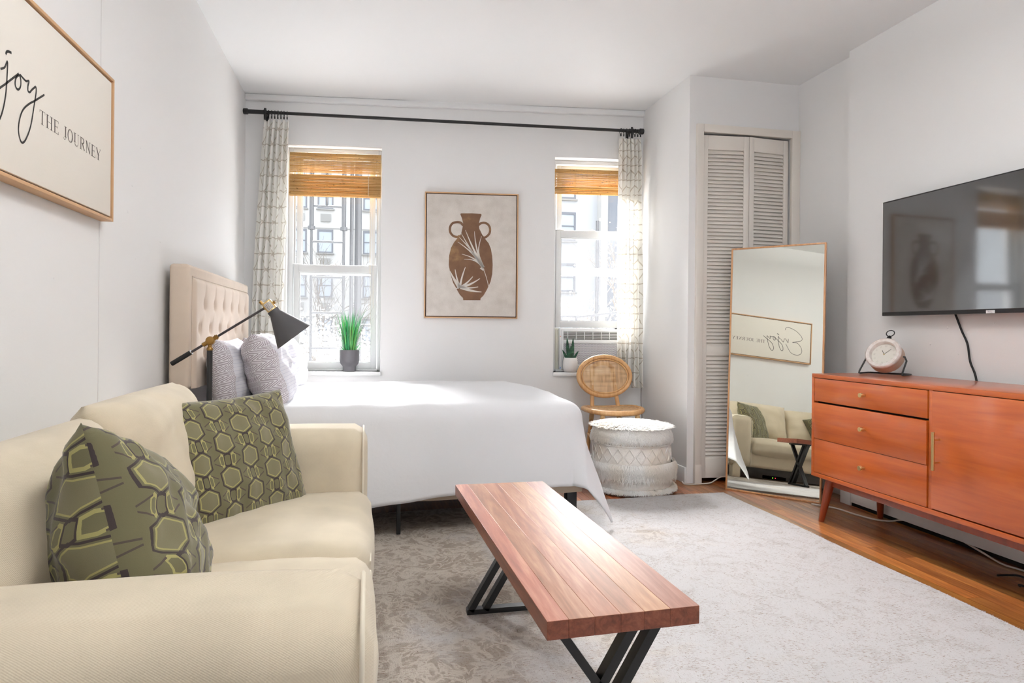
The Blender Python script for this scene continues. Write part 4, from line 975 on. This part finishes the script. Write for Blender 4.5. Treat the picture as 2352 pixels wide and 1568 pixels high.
# paper sticker on the socket
lc = MS.to_3x3().inverted() @ Vector((-.25, -1, .35)); ac_ = math.atan2(lc.y, lc.x)
t = B()
for k in range(8):
    a0, a1 = ac_-.72+k*.18, ac_-.72+(k+1)*.18
    P4 = [MS @ Vector((.0194*math.cos(a), .0194*math.sin(a), z)) for a, z in ((a0, -.006), (a1, -.006), (a1, .022), (a0, .022))]; t.faces.new([t.verts.new(p) for p in P4])
obj('paper_sticker', t, M('sticker_white', (236, 232, 228), .7), sk, 180)
t = B(); rnd = random.Random(8)
for r_i in range(6):
    a = ac_-.64
    while a < ac_+.58:
        da = rnd.uniform(.03, .10); z0 = -.004+r_i*.0042
        t.faces.new([t.verts.new(MS @ Vector((.0197*math.cos(q), .0197*math.sin(q), z))) for q, z in ((a, z0), (a+da, z0), (a+da, z0+.0026), (a, z0+.0026))]); a += da+rnd.uniform(.03, .09)
setp(obj('sticker_print', t, mInk, sk, 0), kind='stuff')
t = B(); tube(t, [tuple(ap+Vector((-.02, 0, .0))), tuple(ap+Vector((-.03, 0, .010)))], .006, 10); obj('switch', t, mBrassOld, lamp, 40)
t = B(); lathe(t, [(0, .05), (.012, .055), (.022, .085), (.025, .105), (.02, .125), (0, .13)], 20, MS); obj('bulb', t, M('bulb_white', (245, 243, 238), .3), lamp, 60)
# ------------------------------------------------------------------ rattan chair
mWeave = M('cane_weave', (214, 172, 122), .6)
v = mWeave.coords('Object'); X, Y, Z = mWeave.xyz(v)
mWeave_n = mWeave.noise(mWeave.coords('Object', (60, 60, 4)), 1, 2)*.5+mWeave.noise(mWeave.coords('Object', (4, 4, 60)), 1, 2)*.5
mWeave.color(mWeave.ramp(mWeave_n, [(.34, (160, 118, 80)), (.5, (212, 174, 128)), (.68, (236, 210, 172))]))
g1 = ((X*760).sin()*.5+.5); g2 = (((Y+Z)*760).sin()*.5+.5)
hole = (g1*g2).gt(.60)
tr = mWeave.n('ShaderNodeBsdfTransparent'); mx = mWeave.n('ShaderNodeMixShader'); mWeave.L(hole, mx.inputs[0]); mWeave.L(mWeave.b.outputs[0], mx.inputs[1]); mWeave.L(tr.outputs[0], mx.inputs[2]); mWeave.L(mx.outputs[0], mWeave.out.inputs[0])
ch = thing('rattan_chair', 'natural rattan chair with an oval cane back, in the corner behind the pouf', 'chair', (1.612, 4.33, 0)); ch.scale = (1, 1, .95); O = Vector((1.57, 4.28, 0))
def cput(bm): return put(bm, -O)
bc = Vector((1.575, 4.395, .668)); tilt = R(8)
def oval(rx, rz, n=48, off=0): return [bc+Vector((rx*math.cos(a), (rz*math.sin(a))*math.sin(tilt)+off, rz*math.sin(a)*math.cos(tilt))) for a in [k*2*math.pi/n for k in range(n)]]
t = B(); tube(t, oval(.189, .144), .0165, 12, True); bk = obj('backrest', cput(t), mRattan, ch, 60)
t = B(); tube(t, oval(.168, .124, off=-.008), .0055, 8, True); obj('inner_ring', cput(t), mRattan, bk, 60)
t = B(); c_ = t.verts.new(bc); rg = [t.verts.new(p) for p in oval(.17, .126)]
for a, b in zip(rg, rg[1:]+rg[:1]): t.faces.new((c_, a, b))
obj('cane_panel', cput(t), mWeave, bk, 180)
# rear uprights end in an arch behind the oval
arch = [(1.475, 4.36, .40), (1.482, 4.385, .52), (1.488, 4.41, .66)]+[(1.568-.080*math.cos(a), 4.425, .705+.055*math.sin(a)) for a in [k*math.pi/8 for k in range(1, 8)]]+[(1.648, 4.41, .66), (1.660, 4.385, .52), (1.672, 4.36, .40)]
t = B(); tube(t, arch, .0145, 10); obj('rear_arch', cput(t), mRattan, ch, 60)
sc = Vector((1.572, 4.225, .448))
def seat(rx, ry, dz=0, n=48):
    o = []
    for k in range(n):
        a = k*2*math.pi/n; c, s = math.cos(a), math.sin(a); e = 2.6
        x = rx*math.copysign(abs(c)**(2/e), c); y = ry*math.copysign(abs(s)**(2/e), s); o.append(sc+Vector((x, y, dz-.014*(1-(x/rx)**2))))
    return o
t = B(); tube(t, seat(.190, .172), .018, 12, True); st = obj('seat_ring', cput(t), mRattan, ch, 60)
t = B(); tube(t, seat(.172, .155, .014), .0045, 8, True); obj('seat_binding', cput(t), mRattan, st, 60)
t = B(); c_ = t.verts.new(sc+Vector((0, 0, .004))); rg = [t.verts.new(p) for p in seat(.178, .16, .013)]
for a, b in zip(rg, rg[1:]+rg[:1]): t.faces.new((c_, a, b))
obj('cane_seat', cput(t), mWeave, ch, 180)
for a, b in (((1.452, 4.085, .44), (1.432, 4.062, 0)), ((1.690, 4.085, .44), (1.712, 4.062, 0)), ((1.475, 4.36, .42), (1.452, 4.43, 0)), ((1.672, 4.36, .42), (1.694, 4.43, 0))):
    t = B(); tube(t, [a, b], .0145, 10); lg = obj('leg', cput(t), mRattan, ch, 60)
    t = B(); aV, bV = Vector(a), Vector(b)
    for k in range(7): p = aV+(bV-aV)*(.05+k*.014); tube(t, [p, p+(bV-aV)*.011], .0172, 10)
    obj('cane_wrap', cput(t), M('cane_wrap', (222, 186, 134), .5) if 'cane_wrap' not in bpy.data.materials else bpy.data.materials['cane_wrap'], lg, 60)
for a, b in (((1.445, 4.075, .37), (1.70, 4.075, .37)), ((1.46, 4.40, .25), (1.685, 4.40, .25)), ((1.44, 4.07, .2), (1.46, 4.40, .25)), ((1.705, 4.07, .2), (1.686, 4.40, .25))):
    t = B(); tube(t, [a, b], .011, 8); obj('stretcher', cput(t), mRattan, ch, 60)

# ------------------------------------------------------------------ pouf
mPouf = M('pouf_wool', (236, 231, 222), .95, spec=.08); n = mPouf.noise(mPouf.coords('Object'), 60, 3); n2 = mPouf.noise(mPouf.coords('Object'), 5, 2)
mPouf.color(mPouf.mix(n2.ramp(.4, .65), lin(244, 240, 234), lin(236, 227, 214))); mPouf.bump(n, .5, .008)
mShag = M('pouf_shag', (242, 239, 233), .95, spec=.06); n2 = mShag.noise(mShag.coords('Object'), 4, 2); mShag.color(mShag.mix(n2.ramp(.42, .62), lin(247, 245, 241), lin(240, 232, 220)))
pf = thing('pouf', 'shaggy white wool pouf with fringed bands in front of the rattan chair', 'pouf', (1.568, 3.83, 0))
pf.scale = (1, 1, .965); rnd = random.Random(9)
def pr(z):     # profile radius
    return .238+.012*math.sin(z*9)-(.05*max(0, (z-.36)/.06)**2 if z > .36 else 0)
t = B(); lathe(t, [(0, .012), (.225, .012), (.243, .03), (.240, .09), (.238, .15), (.236, .2), (.232, .25), (.230, .31), (.226, .36), (.20, .395), (.12, .412), (0, .415)], 48); obj('body', t, mPouf, pf, 60)
def strands(name, n, gen, mat=mShag):
    t = B()
    for _ in range(n):
        p, d, nn, ln, w = gen(); s0 = d.cross(nn).normalized(); d = d.normalized(); w *= .55; cu = s0*rnd.uniform(-.35, .35); P = []
        for i in range(4):
            q = i/3; ww = w*(1, 1.1, .8, .25)[i]; c = p+(d+cu*q)*ln*q+nn*(.012*math.sin(q*2.4)*rnd.uniform(.3, 1.1)); P.append((t.verts.new(c-s0*ww), t.verts.new(c+nn*ww*.9), t.verts.new(c+s0*ww)))
        for A_, C_ in zip(P, P[1:]): t.faces.new((A_[0], A_[1], C_[1], C_[0])); t.faces.new((A_[1], A_[2], C_[2], C_[1]))
    o = obj(name, t, mat, pf, 180); o['kind'] = 'stuff'; return o
def g_top():
    r = .215*math.sqrt(rnd.random()); a = rnd.uniform(0, 6.283); sw = a+rnd.uniform(-1.2, 1.2)+1.0
    return Vector((r*math.cos(a), r*math.sin(a), .405-.02*(r/.21)**3)), Vector((math.cos(sw), math.sin(sw), .12)), Vector((0, 0, 1)), rnd.uniform(.03, .06), rnd.uniform(.0026, .0055)
strands('shag_top', 6500, g_top)
def g_rim():
    a = rnd.uniform(0, 6.283); z = rnd.uniform(.345, .402); r = .228-.5*max(0, z-.37); rd = Vector((math.cos(a), math.sin(a), 0)); tn = Vector((-rd.y, rd.x, 0))
    return rd*r+Vector((0, 0, z)), Vector((0, 0, -1))+tn*rnd.uniform(-.9, .9)+rd*rnd.uniform(.02, .3), rd, rnd.uniform(.03, .065), rnd.uniform(.0025, .005)
strands('shag_rim', 5200, g_rim)
def g_mid():
    a = rnd.uniform(0, 6.283); z = rnd.choice([rnd.uniform(.176, .192), rnd.uniform(.13, .18)]); rd = Vector((math.cos(a), math.sin(a), 0)); tn = Vector((-rd.y, rd.x, 0))
    return rd*(.250+max(0, z-.174)*.35)+Vector((0, 0, z)), Vector((0, 0, -1))+tn*rnd.uniform(-.5, .5)+rd*rnd.uniform(.0, .22), rd, rnd.uniform(.04, .075), rnd.uniform(.0024, .0046)
strands('fringe_band', 5200, g_mid)
def g_low():
    a = rnd.uniform(0, 6.283); rd = Vector((math.cos(a), math.sin(a), 0)); tn = Vector((-rd.y, rd.x, 0))
    return rd*.243+Vector((0, 0, .034+rnd.uniform(-.008, .006))), Vector((0, 0, -.75))+tn*rnd.uniform(-.5, .5)+rd*.9, rd+Vector((0, 0, .5)), rnd.uniform(.024, .036), rnd.uniform(.002, .0035)
strands('fringe_hem', 3200, g_low)
t = B(); tube(t, [(.250*math.cos(a), .250*math.sin(a),   .180+.004*math.sin(a*5)) for a in [k*2*math.pi/90 for k in range(90)]], .006, 8, True); obj('band_roll', t, mShag, pf, 180)
# crochet relief: holes row and diamonds
t = B()
for z in (.292, .312):
    tube(t, [((.233+.002*math.sin(a*60))*math.cos(a), (.233+.002*math.sin(a*60))*math.sin(a), z) for a in [k*2*math.pi/200 for k in range(200)]], .0042, 6, True)
obj('crochet_row', t, mPouf, pf, 180)
t = B()
for k in range(22):
    a0 = k*2*math.pi/22; da = .125
    P = [(a0-da, .235), (a0, .282), (a0+da, .235), (a0, .192), (a0-da, .235)]; Q = []
    for (a, z), (b, y) in zip(P, P[1:]):
        for i in range(5): s = i/5; Q.append((.2345*math.cos(a+(b-a)*s), .2345*math.sin(a+(b-a)*s), z+(y-z)*s))
    tube(t, Q, .0042, 6, True)
setp(obj('diamond_relief', t, mPouf, pf, 180), kind='stuff')
t = B()
for k in range(110):
    a = k*2*math.pi/110
    for z in (.302, .322): lathe(t, [(0, .0004), (.0022, 0)], 6, Matrix.Translation((.2342*math.cos(a), .2342*math.sin(a), z)) @ Matrix.Rotation(a, 4, 'Z') @ Matrix.Rotation(R(90), 4, 'Y'), False)
setp(obj('crochet_holes', t, M('wool_shadow', (150, 138, 122), .9), pf, 0), kind='stuff')

# ------------------------------------------------------------------ coffee table
ct = thing('coffee_table', 'narrow acacia coffee table with black angled metal legs on the rug', 'table', (.475, 1.76, .0118)); O = ct.location.copy(); O.z = 0
ZT = .40; cA, cB, cC, cD = Vector((.328, 1.198)), Vector((.642, 1.212)), Vector((.614, 2.318)), Vector((.300, 2.318))
nb = 6; cuts = [0, .135, .30, .47, .625, .80, 1]; rnd = random.Random(6)
for i in range(nb):
    a, b = cuts[i]+.0004*(i > 0), cuts[i+1]
    p = [cA+(cB-cA)*a, cA+(cB-cA)*b, cD+(cC-cD)*b, cD+(cC-cD)*a]
    t = B(); vs = [t.verts.new((q.x, q.y, z)) for z in (ZT-.036, ZT) for q in p]
    for f in ((3, 2, 1, 0), (4, 5, 6, 7), (0, 1, 5, 4), (1, 2, 6, 5), (2, 3, 7, 6), (3, 0, 4, 7)): t.faces.new([vs[k] for k in f])
    bmesh.ops.bevel(t, geom=t.edges[:], offset=.0006, segments=1, affect='EDGES'); t.normal_update()
    me = mesh_of(put(t, -O), 'board', 40); me.materials.append(mTable.m); me.materials.append(mTableEdge.m)
    for pl_ in me.polygons:
        if pl_.normal.z < .5: pl_.material_index = 1
    obj('board', me, None, ct)
def bar(t, a, b, w, d, y): # flat bar in the XZ plane at y, width w across, depth d along y
    a, b = Vector(a), Vector(b); q = Vector((-(b-a).y, (b-a).x)).normalized()*w/2; v = []
    for yy in (y-d/2, y+d/2): v += [t.verts.new((p.x, yy, p.y)) for p in (a-q, a+q, b+q, b-q)]
    for f in ((0, 1, 2, 3), (7, 6, 5, 4), (0, 4, 5, 1), (1, 5, 6, 2), (2, 6, 7, 3), (3, 7, 4, 0)): t.faces.new([v[k] for k in f])
for y, dx in ((1.315, .015), (2.20, 0)):
    t = B(); h_ = ZT-.037
    bar(t, (.338+dx, .011), (.545+dx, h_-.008), .020, .03, y); bar(t, (.388+dx, .011), (.595+dx, h_-.008), .020, .03, y)
    bar(t, (.352+dx, h_-.008), (.595+dx, .011), .018, .03, y)
    bar(t, (.326+dx, .008), (.612+dx, .008), .016, .03, y); bar(t, (.33+dx, h_-.006), (.612+dx, h_-.006), .010, .04, y)
    bmesh.ops.recalc_face_normals(t, faces=t.faces[:]); obj('leg_frame', put(t, -O), mBlack, ct, 0)

# ------------------------------------------------------------------ leaning mirror
mMir = M('mirror_glass', (232, 234, 226), .01, 1)
MA = Vector((2.119, 3.694, .0)); yo, al, wM, hM = .07, .048, .541, 1.463
d_ = Vector((.581, -.814, 0)).normalized(); d_.rotate(Matrix.Rotation(yo, 3, 'Z')); n_ = Vector((-d_.y, d_.x, 0)); up_ = n_*math.sin(al)+Vector((0, 0, 1))*math.cos(al)
mm = frame_mtx(MA, d_, up_)            # local z points to the viewer
# glass lies flush; a constant shader normal aims its reflection off the true plane
dg = Vector((.581, -.814, 0)).normalized(); dg.rotate(Matrix.Rotation(.13, 3, 'Z')); ng = Vector((-dg.y, dg.x, 0)); NG = -(ng*math.cos(.09)-Vector((0, 0, 1))*math.sin(.09))
cx = mMir.n('ShaderNodeCombineXYZ'); [setattr(cx.inputs[i], 'default_value', NG[i]) for i in range(3)]; mMir.L(cx.outputs[0], mMir.b.inputs['Normal'])
mFG = wood('mirror_frame_wood', (176, 122, 76), (206, 152, 104), (226, 178, 132), 1, .35, .3, 1)
mir = thing('floor_mirror', 'tall thin-framed floor mirror leaning before the louvered closet door', 'mirror', MA); mir.matrix_world = mm
f_ = .009
t = B(); box(t, 0, f_, 0, hM, -.022, 0, .0015); obj('frame', t, mFG, mir, 40); t = B(); box(t, wM-f_, wM, 0, hM, -.022, 0, .0015); obj('frame', t, mFG, mir, 40)
t = B(); box(t, f_, wM-f_, 0, f_, -.022, 0, .0015); obj('frame', t, mFG, mir, 40); t = B(); box(t, f_, wM-f_, hM-f_, hM, -.022, 0, .0015); obj('frame', t, mFG, mir, 40)
t = B(); box(t, f_, wM-f_, f_, hM-f_, -.016, -.006); obj('mirror_pane', t, mMir, mir)
t = B(); box(t, f_, wM-f_, f_, hM-f_, -.021, -.017); obj('backing', t, mDark, mir)

# ------------------------------------------------------------------ media console
cs = thing('media_console', 'orange-stained wooden media console on tapered legs below the television', 'cabinet', (2.41, 2.26, 0)); O = cs.location.copy()
CX0, CX1, CY0, CY1, CZ0, CZ1 = 2.20, 2.615, 1.50, 3.003, .230, .745
def kp(name, bm, mat=mConsole, par=None, sm=40): put(bm, -O); return obj(name, bm, mat, par or cs, sm)
t = B(); box(t, CX0, CX1, CY0, CY1, CZ1-.020, CZ1, .0015); kp('top_panel', t)
t = B(); box(t, CX0, CX1, CY0, CY1, CZ0, CZ0+.020, .0015); kp('bottom_panel', t)
for y in (CY0, CY1-.018): t = B(); box(t, CX0, CX1, y, y+.018, CZ0+.020, CZ1-.020, .001); kp('side_panel', t)
YD = 2.262; t = B(); box(t, CX0+.004, CX1, YD, YD+.020, CZ0+.020, CZ1-.020, .001); kp('divider', t)
t = B(); box(t, CX1-.008, CX1, CY0+.018, CY1-.018, CZ0+.02, CZ1-.02); kp('back_panel', t, mDark)
t = B(); box(t, CX0+.024, CX0+.03, CY0+.018, CY1-.018, CZ0+.02, CZ1-.02); kp('dark_interior', t, mDark)
dy0, dy1 = YD+.024, CY1-.021
def knob(par, y, z):
    t = B(); lathe(t, [(0, 0), (.0055, 0), (.0055, .014), (.0095, .014), (.0105, .015), (.0105, .026), (.0098, .027), (0, .027)], 24, Matrix.Translation((CX0-.002, y, z)) @ Matrix.Rotation(R(-90), 4, 'Y')); kp('knob', t, mBrass, par)
for z0, z1, dx in ((.609, .722, .004), (.4225, .600, .0), (.2525, .4205, .003)):
    t = B(); box(t, CX0-.003+dx, CX0+.018, dy0, dy1, z0, z1, .0012); d = kp('drawer', t); knob(d, 2.632, (z0+z1)/2+.004)
t = B(); box(t, CX0-.003, CX0+.017, CY0+.021, YD-.003, CZ0+.026, CZ1-.0225, .0012); dr = kp('door', t)
t = B(); tube(t, [(CX0-.034, 2.222, .415), (CX0-.034, 2.222, .565)], .0062, 14); tube(t, [(CX0-.034, 2.222, .445), (CX0-.002, 2.222, .445)], .0038, 10); tube(t, [(CX0-.034, 2.222, .535), (CX0-.002, 2.222, .535)], .0038, 10); kp('handle', t, mBrass, dr)
for x, y, ox, oy in ((2.272, 2.945, -.028, .035), (2.272, 1.56, -.028, -.035), (2.56, 2.945, .024, .030), (2.56, 1.56, .024, -.030)):
    t = B(); tube(t, [(x, y, CZ0), (x+ox*.5, y+oy*.5, CZ0/2), (x+ox, y+oy, .004), (x+ox, y+oy, 0)], [.0245, .0195, .0135, .0130], 20); kp('leg', t, mConsoleV, None, 60)
t = B(); box(t, 2.262, 2.282, 1.58, 2.925, CZ0-.045, CZ0, .002); kp('apron', t, mConsoleV); t = B(); box(t, 2.55, 2.57, 1.58, 2.925, CZ0-.045, CZ0, .002); kp('apron', t, mConsoleV)

# ------------------------------------------------------------------ television
tv = thing('television', 'black flat television mounted on the right wall above the console', 'television', (2.62, 2.47, 1.335)); O = tv.location.copy()
def tp(name, bm, mat, par=None, sm=40): put(bm, -O); return obj(name, bm, mat, par or tv, sm)
mBez = M('tv_bezel', (24, 24, 26), .35); mScr = M('tv_screen', (10, 10, 11), .22, spec=.6); mScr.b.inputs['Coat Weight'].default_value = 1; mScr.b.inputs['Coat IOR'].default_value = 2.05; mScr.b.inputs['Coat Roughness'].default_value = .06
n = mScr.noise(mScr.coords('Object', (1, 2, 2)), 1.3, 1); mScr.bump(n, .12, .25)
TY0, TY1, TZ0, TZ1 = 1.955, 2.997, 1.040, 1.628
t = B(); box(t, 2.602, 2.632, TY0, TY1, TZ0, TZ1, .003); bz = tp('bezel', t, mBez)
t = B(); box(t, 2.5985, 2.604, TY0+.007, TY1-.007, TZ0+.018, TZ1-.007, .0008, 1); tp('screen', t, mScr)
t = B(); box(t, 2.632, 2.6695, 2.30, 2.66, 1.2, 1.5, .003); tp('wall_bracket', t, mBlack)
t = B(); box(t, 2.6005, 2.603, 2.355, 2.397, 1.040, 1.0535, .0006, 1); lb = tp('maker_label', t, M('label_silver', (236, 236, 238), .3))
# TCL in small grey capitals
t = B(); my = frame_mtx((2.6003, 2.388, 1.0435), (0, -1, 0), (0, 0, 1)); hL = .0055
def sk_(P): stroke(t, [(a*.001, b*hL) for a, b in P], .0011, my)
sk_([(0, 1), (6, 1)]); sk_([(3, 1), (3, 0)]); sk_([(14, .85), (12.5, 1), (10, 1), (8.6, .7), (8.6, .3), (10, 0), (12.5, 0), (14, .15)]); sk_([(17, 1), (17, 0)]); sk_([(17, 0), (22, 0)])
tp('label_print', t, M('label_ink', (150, 148, 152), .5), lb, 0)['kind'] = 'stuff'
cord = thing('power_cord', 'thin black power cord hanging from the television to the console', 'cord', (2.66, 2.55, .9))
t = B(); tube(t, [tuple(Vector(p)-Vector((2.66, 2.55, .9))) for p in catmull([(2.645, 2.603, 1.06), (2.66, 2.603, 1.03), (2.662, 2.575, .964), (2.662, 2.545, .905), (2.662, 2.530, .826), (2.655, 2.492, .75), (2.648, 2.47, .6), (2.648, 2.47, .3)], 8)], .0045, 8); obj('cable', t, mBlackMatte, cord, 60)

# ------------------------------------------------------------------ clock
ck = thing('mantel_clock', 'round whitewashed table clock on a black wire stand, on the console', 'clock', (2.50, 2.86, .745)); O = ck.location.copy()
def qp(name, bm, mat, par=None, sm=50): put(bm, -O); return obj(name, bm, mat, par or ck, sm)
cN = Vector((-.74, -.36, .46)).normalized(); cR = Vector((0, 0, 1)).cross(cN).normalized(); cU = cN.cross(cR); CC = Vector((2.495, 2.862, .851)); rC = .083
MC = frame_mtx(CC, cR, cU)
mClk = M('whitewashed_wood', (236, 228, 222), .6); n = mClk.noise(mClk.coords('Object', (60, 60, 60)), 1, 3); mClk.color(mClk.ramp(n, [(.35, (226, 215, 207)), (.6, (240, 233, 227))]))
mClkSide = M('clock_side', (206, 180, 160), .6)
t = B(); lathe(t, [(rC*.70, -.012), (rC*.72, .004), (rC*.76, .010), (rC*.93, .012), (rC, .006), (rC, -.004), (rC*.985, -.006)], 64, MC, False); qp('bezel', t, mClk)
t = B(); lathe(t, [(rC*.985, -.005), (rC*.985, -.052), (rC*.9, -.056), (0, -.056)], 64, MC, False); qp('case', t, mClkSide)
t = B(); lathe(t, [(rC*.72, -.0115), (0, -.0115)], 48, MC, False); dl = qp('dial', t, M('dial_cream', (230, 226, 216), .6))
def flat(name, segs, mat, par, z): 
    t = B()
    for P, w in segs: stroke(t, P, w, MC @ Matrix.Translation((0, 0, z)))
    o = qp(name, t, mat, par, 0); return o
mNum = M('numeral_grey', (196, 190, 180), .7)
sg_ = []
for k in range(12):
    a = R(90-30*k); r0, r1 = rC*.50, rC*.62
    for off in ((-.05, .05) if k % 3 else (-.08, 0, .08)): sg_.append(([(r0*math.cos(a+off), r0*math.sin(a+off)), (r1*math.cos(a+off), r1*math.sin(a+off))], .0011))
flat('numerals', sg_, mNum, dl, -.0108)['kind'] = 'stuff'
flat('hour_hand', [([(0, 0), (-.013, .022)], .0022)], mInk, dl, -.0095); flat('minute_hand', [([(0, 0), (.028, .030)], .0018)], mInk, dl, -.0088)
t = B(); lathe(t, [(0, .0022), (.003, .002), (.0035, 0)], 14, MC @ Matrix.Translation((0, 0, -.0095)), False); qp('hand_cap', t, mBrass, dl)
t = B(); top = CC+cU*rC-cN*.02; tube(t, [tuple(top+cU*s) for s in (-.006, .004, .012, .020, .027)], [.024, .019, .011, .010, .005], 16); qp('crown', t, mBlack)
rg = top+cU*.042; t = B(); tube(t, [tuple(rg+cR*.019*math.cos(a)+cU*.017*math.sin(a)) for a in [k*2*math.pi/32 for k in range(32)]], .0024, 8, True); qp('ring', t, mBlack)
# bent wire stand: pivots at the case sides, feet on the console
e1 = CC-cR*(rC+.006)-cN*.03; e2 = CC+cR*(rC+.006)-cN*.03; zb = .7495; fw = Vector((cN.x, cN.y, 0)).normalized(); out = Vector((cR.x, cR.y, 0)).normalized()
def fl(p, z=zb): return Vector((p.x, p.y, z))
P = [e1+cR*.014, e1, e1-cR*.008-Vector((0, 0, .02)), fl(e1-out*.012+fw*.055, zb+.012), fl(e1-out*.012+fw*.06), fl(e1-out*.012+fw*.05), fl(e1-out*.012-fw*.04), fl(e1-out*.004-fw*.05), fl(e2+out*.004-fw*.05), fl(e2+out*.012-fw*.04), fl(e2+out*.012+fw*.05), fl(e2+out*.012+fw*.06), fl(e2+out*.012+fw*.055, zb+.012), e2+cR*.008-Vector((0, 0, .02)), e2, e2-cR*.014]
t = B(); tube(t, P, .0042, 10); qp('wire_stand', t, mBlack, None, 60)

# ------------------------------------------------------------------ loose cables
mCab = M('white_cable', (214, 206, 196), .5)
def cable(label, pts, r, mat, name='cable'):
    o = thing(name, label, 'cable', pts[len(pts)//2]); O = o.location.copy()
    t = B(); tube(t, [tuple(p-O) for p in catmull(pts, 8)], r, 8); obj('sheath', t, mat, o, 60); return o
cable('pale cable running along the floor under the console', [(2.40, 3.27, .006), (2.47, 3.17, .006), (2.49, 3.04, .006), (2.52, 2.945, .006), (2.57, 2.90, .006), (2.615, 2.86, .02), (2.632, 2.75, .035), (2.625, 2.60, .03), (2.60, 2.42, .012), (2.56, 2.28, .006), (2.57, 2.20, .006), (2.6, 2.0, .006)], .0042, mCab)
cable('short white cable on the floor at the foot of the closet door frame', [(1.938, 3.90, .006), (1.93, 3.83, .006), (2.035, 3.825, .006), (2.10, 3.83, .010), (2.16, 3.842, .035), (2.20, 3.845, .04), (2.26, 3.84, .038), (2.34, 3.83, .03)], .0042, mCab)
cable('thin dark cable hanging below the cream curtain in the corner', [(1.928, 4.53, .60), (1.926, 4.53, .45), (1.935, 4.53, .3), (1.93, 4.53, .05)], .003, M('grey_cable', (120, 116, 112), .6))
cable('black cable end lying on the floor at the right edge', [(2.42, 2.17, .006), (2.46, 2.165, .006), (2.50, 2.15, .006), (2.50, 2.10, .006)], .004, mBlackMatte)
cable('second black cable loop on the floor, nearer than the first', [(2.40, 2.06, .006), (2.375, 2.04, .02), (2.38, 2.01, .02), (2.42, 1.99, .006)], .004, mBlackMatte)
rt = thing('router', 'small black router with red and green lights under the sofa', 'router', (-.55, 1.85, .0118)); t = B(); box(t, -.06, .06, -.1, .1, 0, .03, .004); obj('case', t, mBlackMatte, rt, 40)
for y, c in ((.02, (1, .05, .08)), (.05, (.3, 1, .05))):
    m = M('indicator', (10, 10, 10)); m.b.inputs['Emission Color'].default_value = (*c, 1); m.b.inputs['Emission Strength'].default_value = 4
    t = B(); box(t, .0605, .062, y-.003, y+.003, .012, .018); obj('indicator_light', t, m, rt)
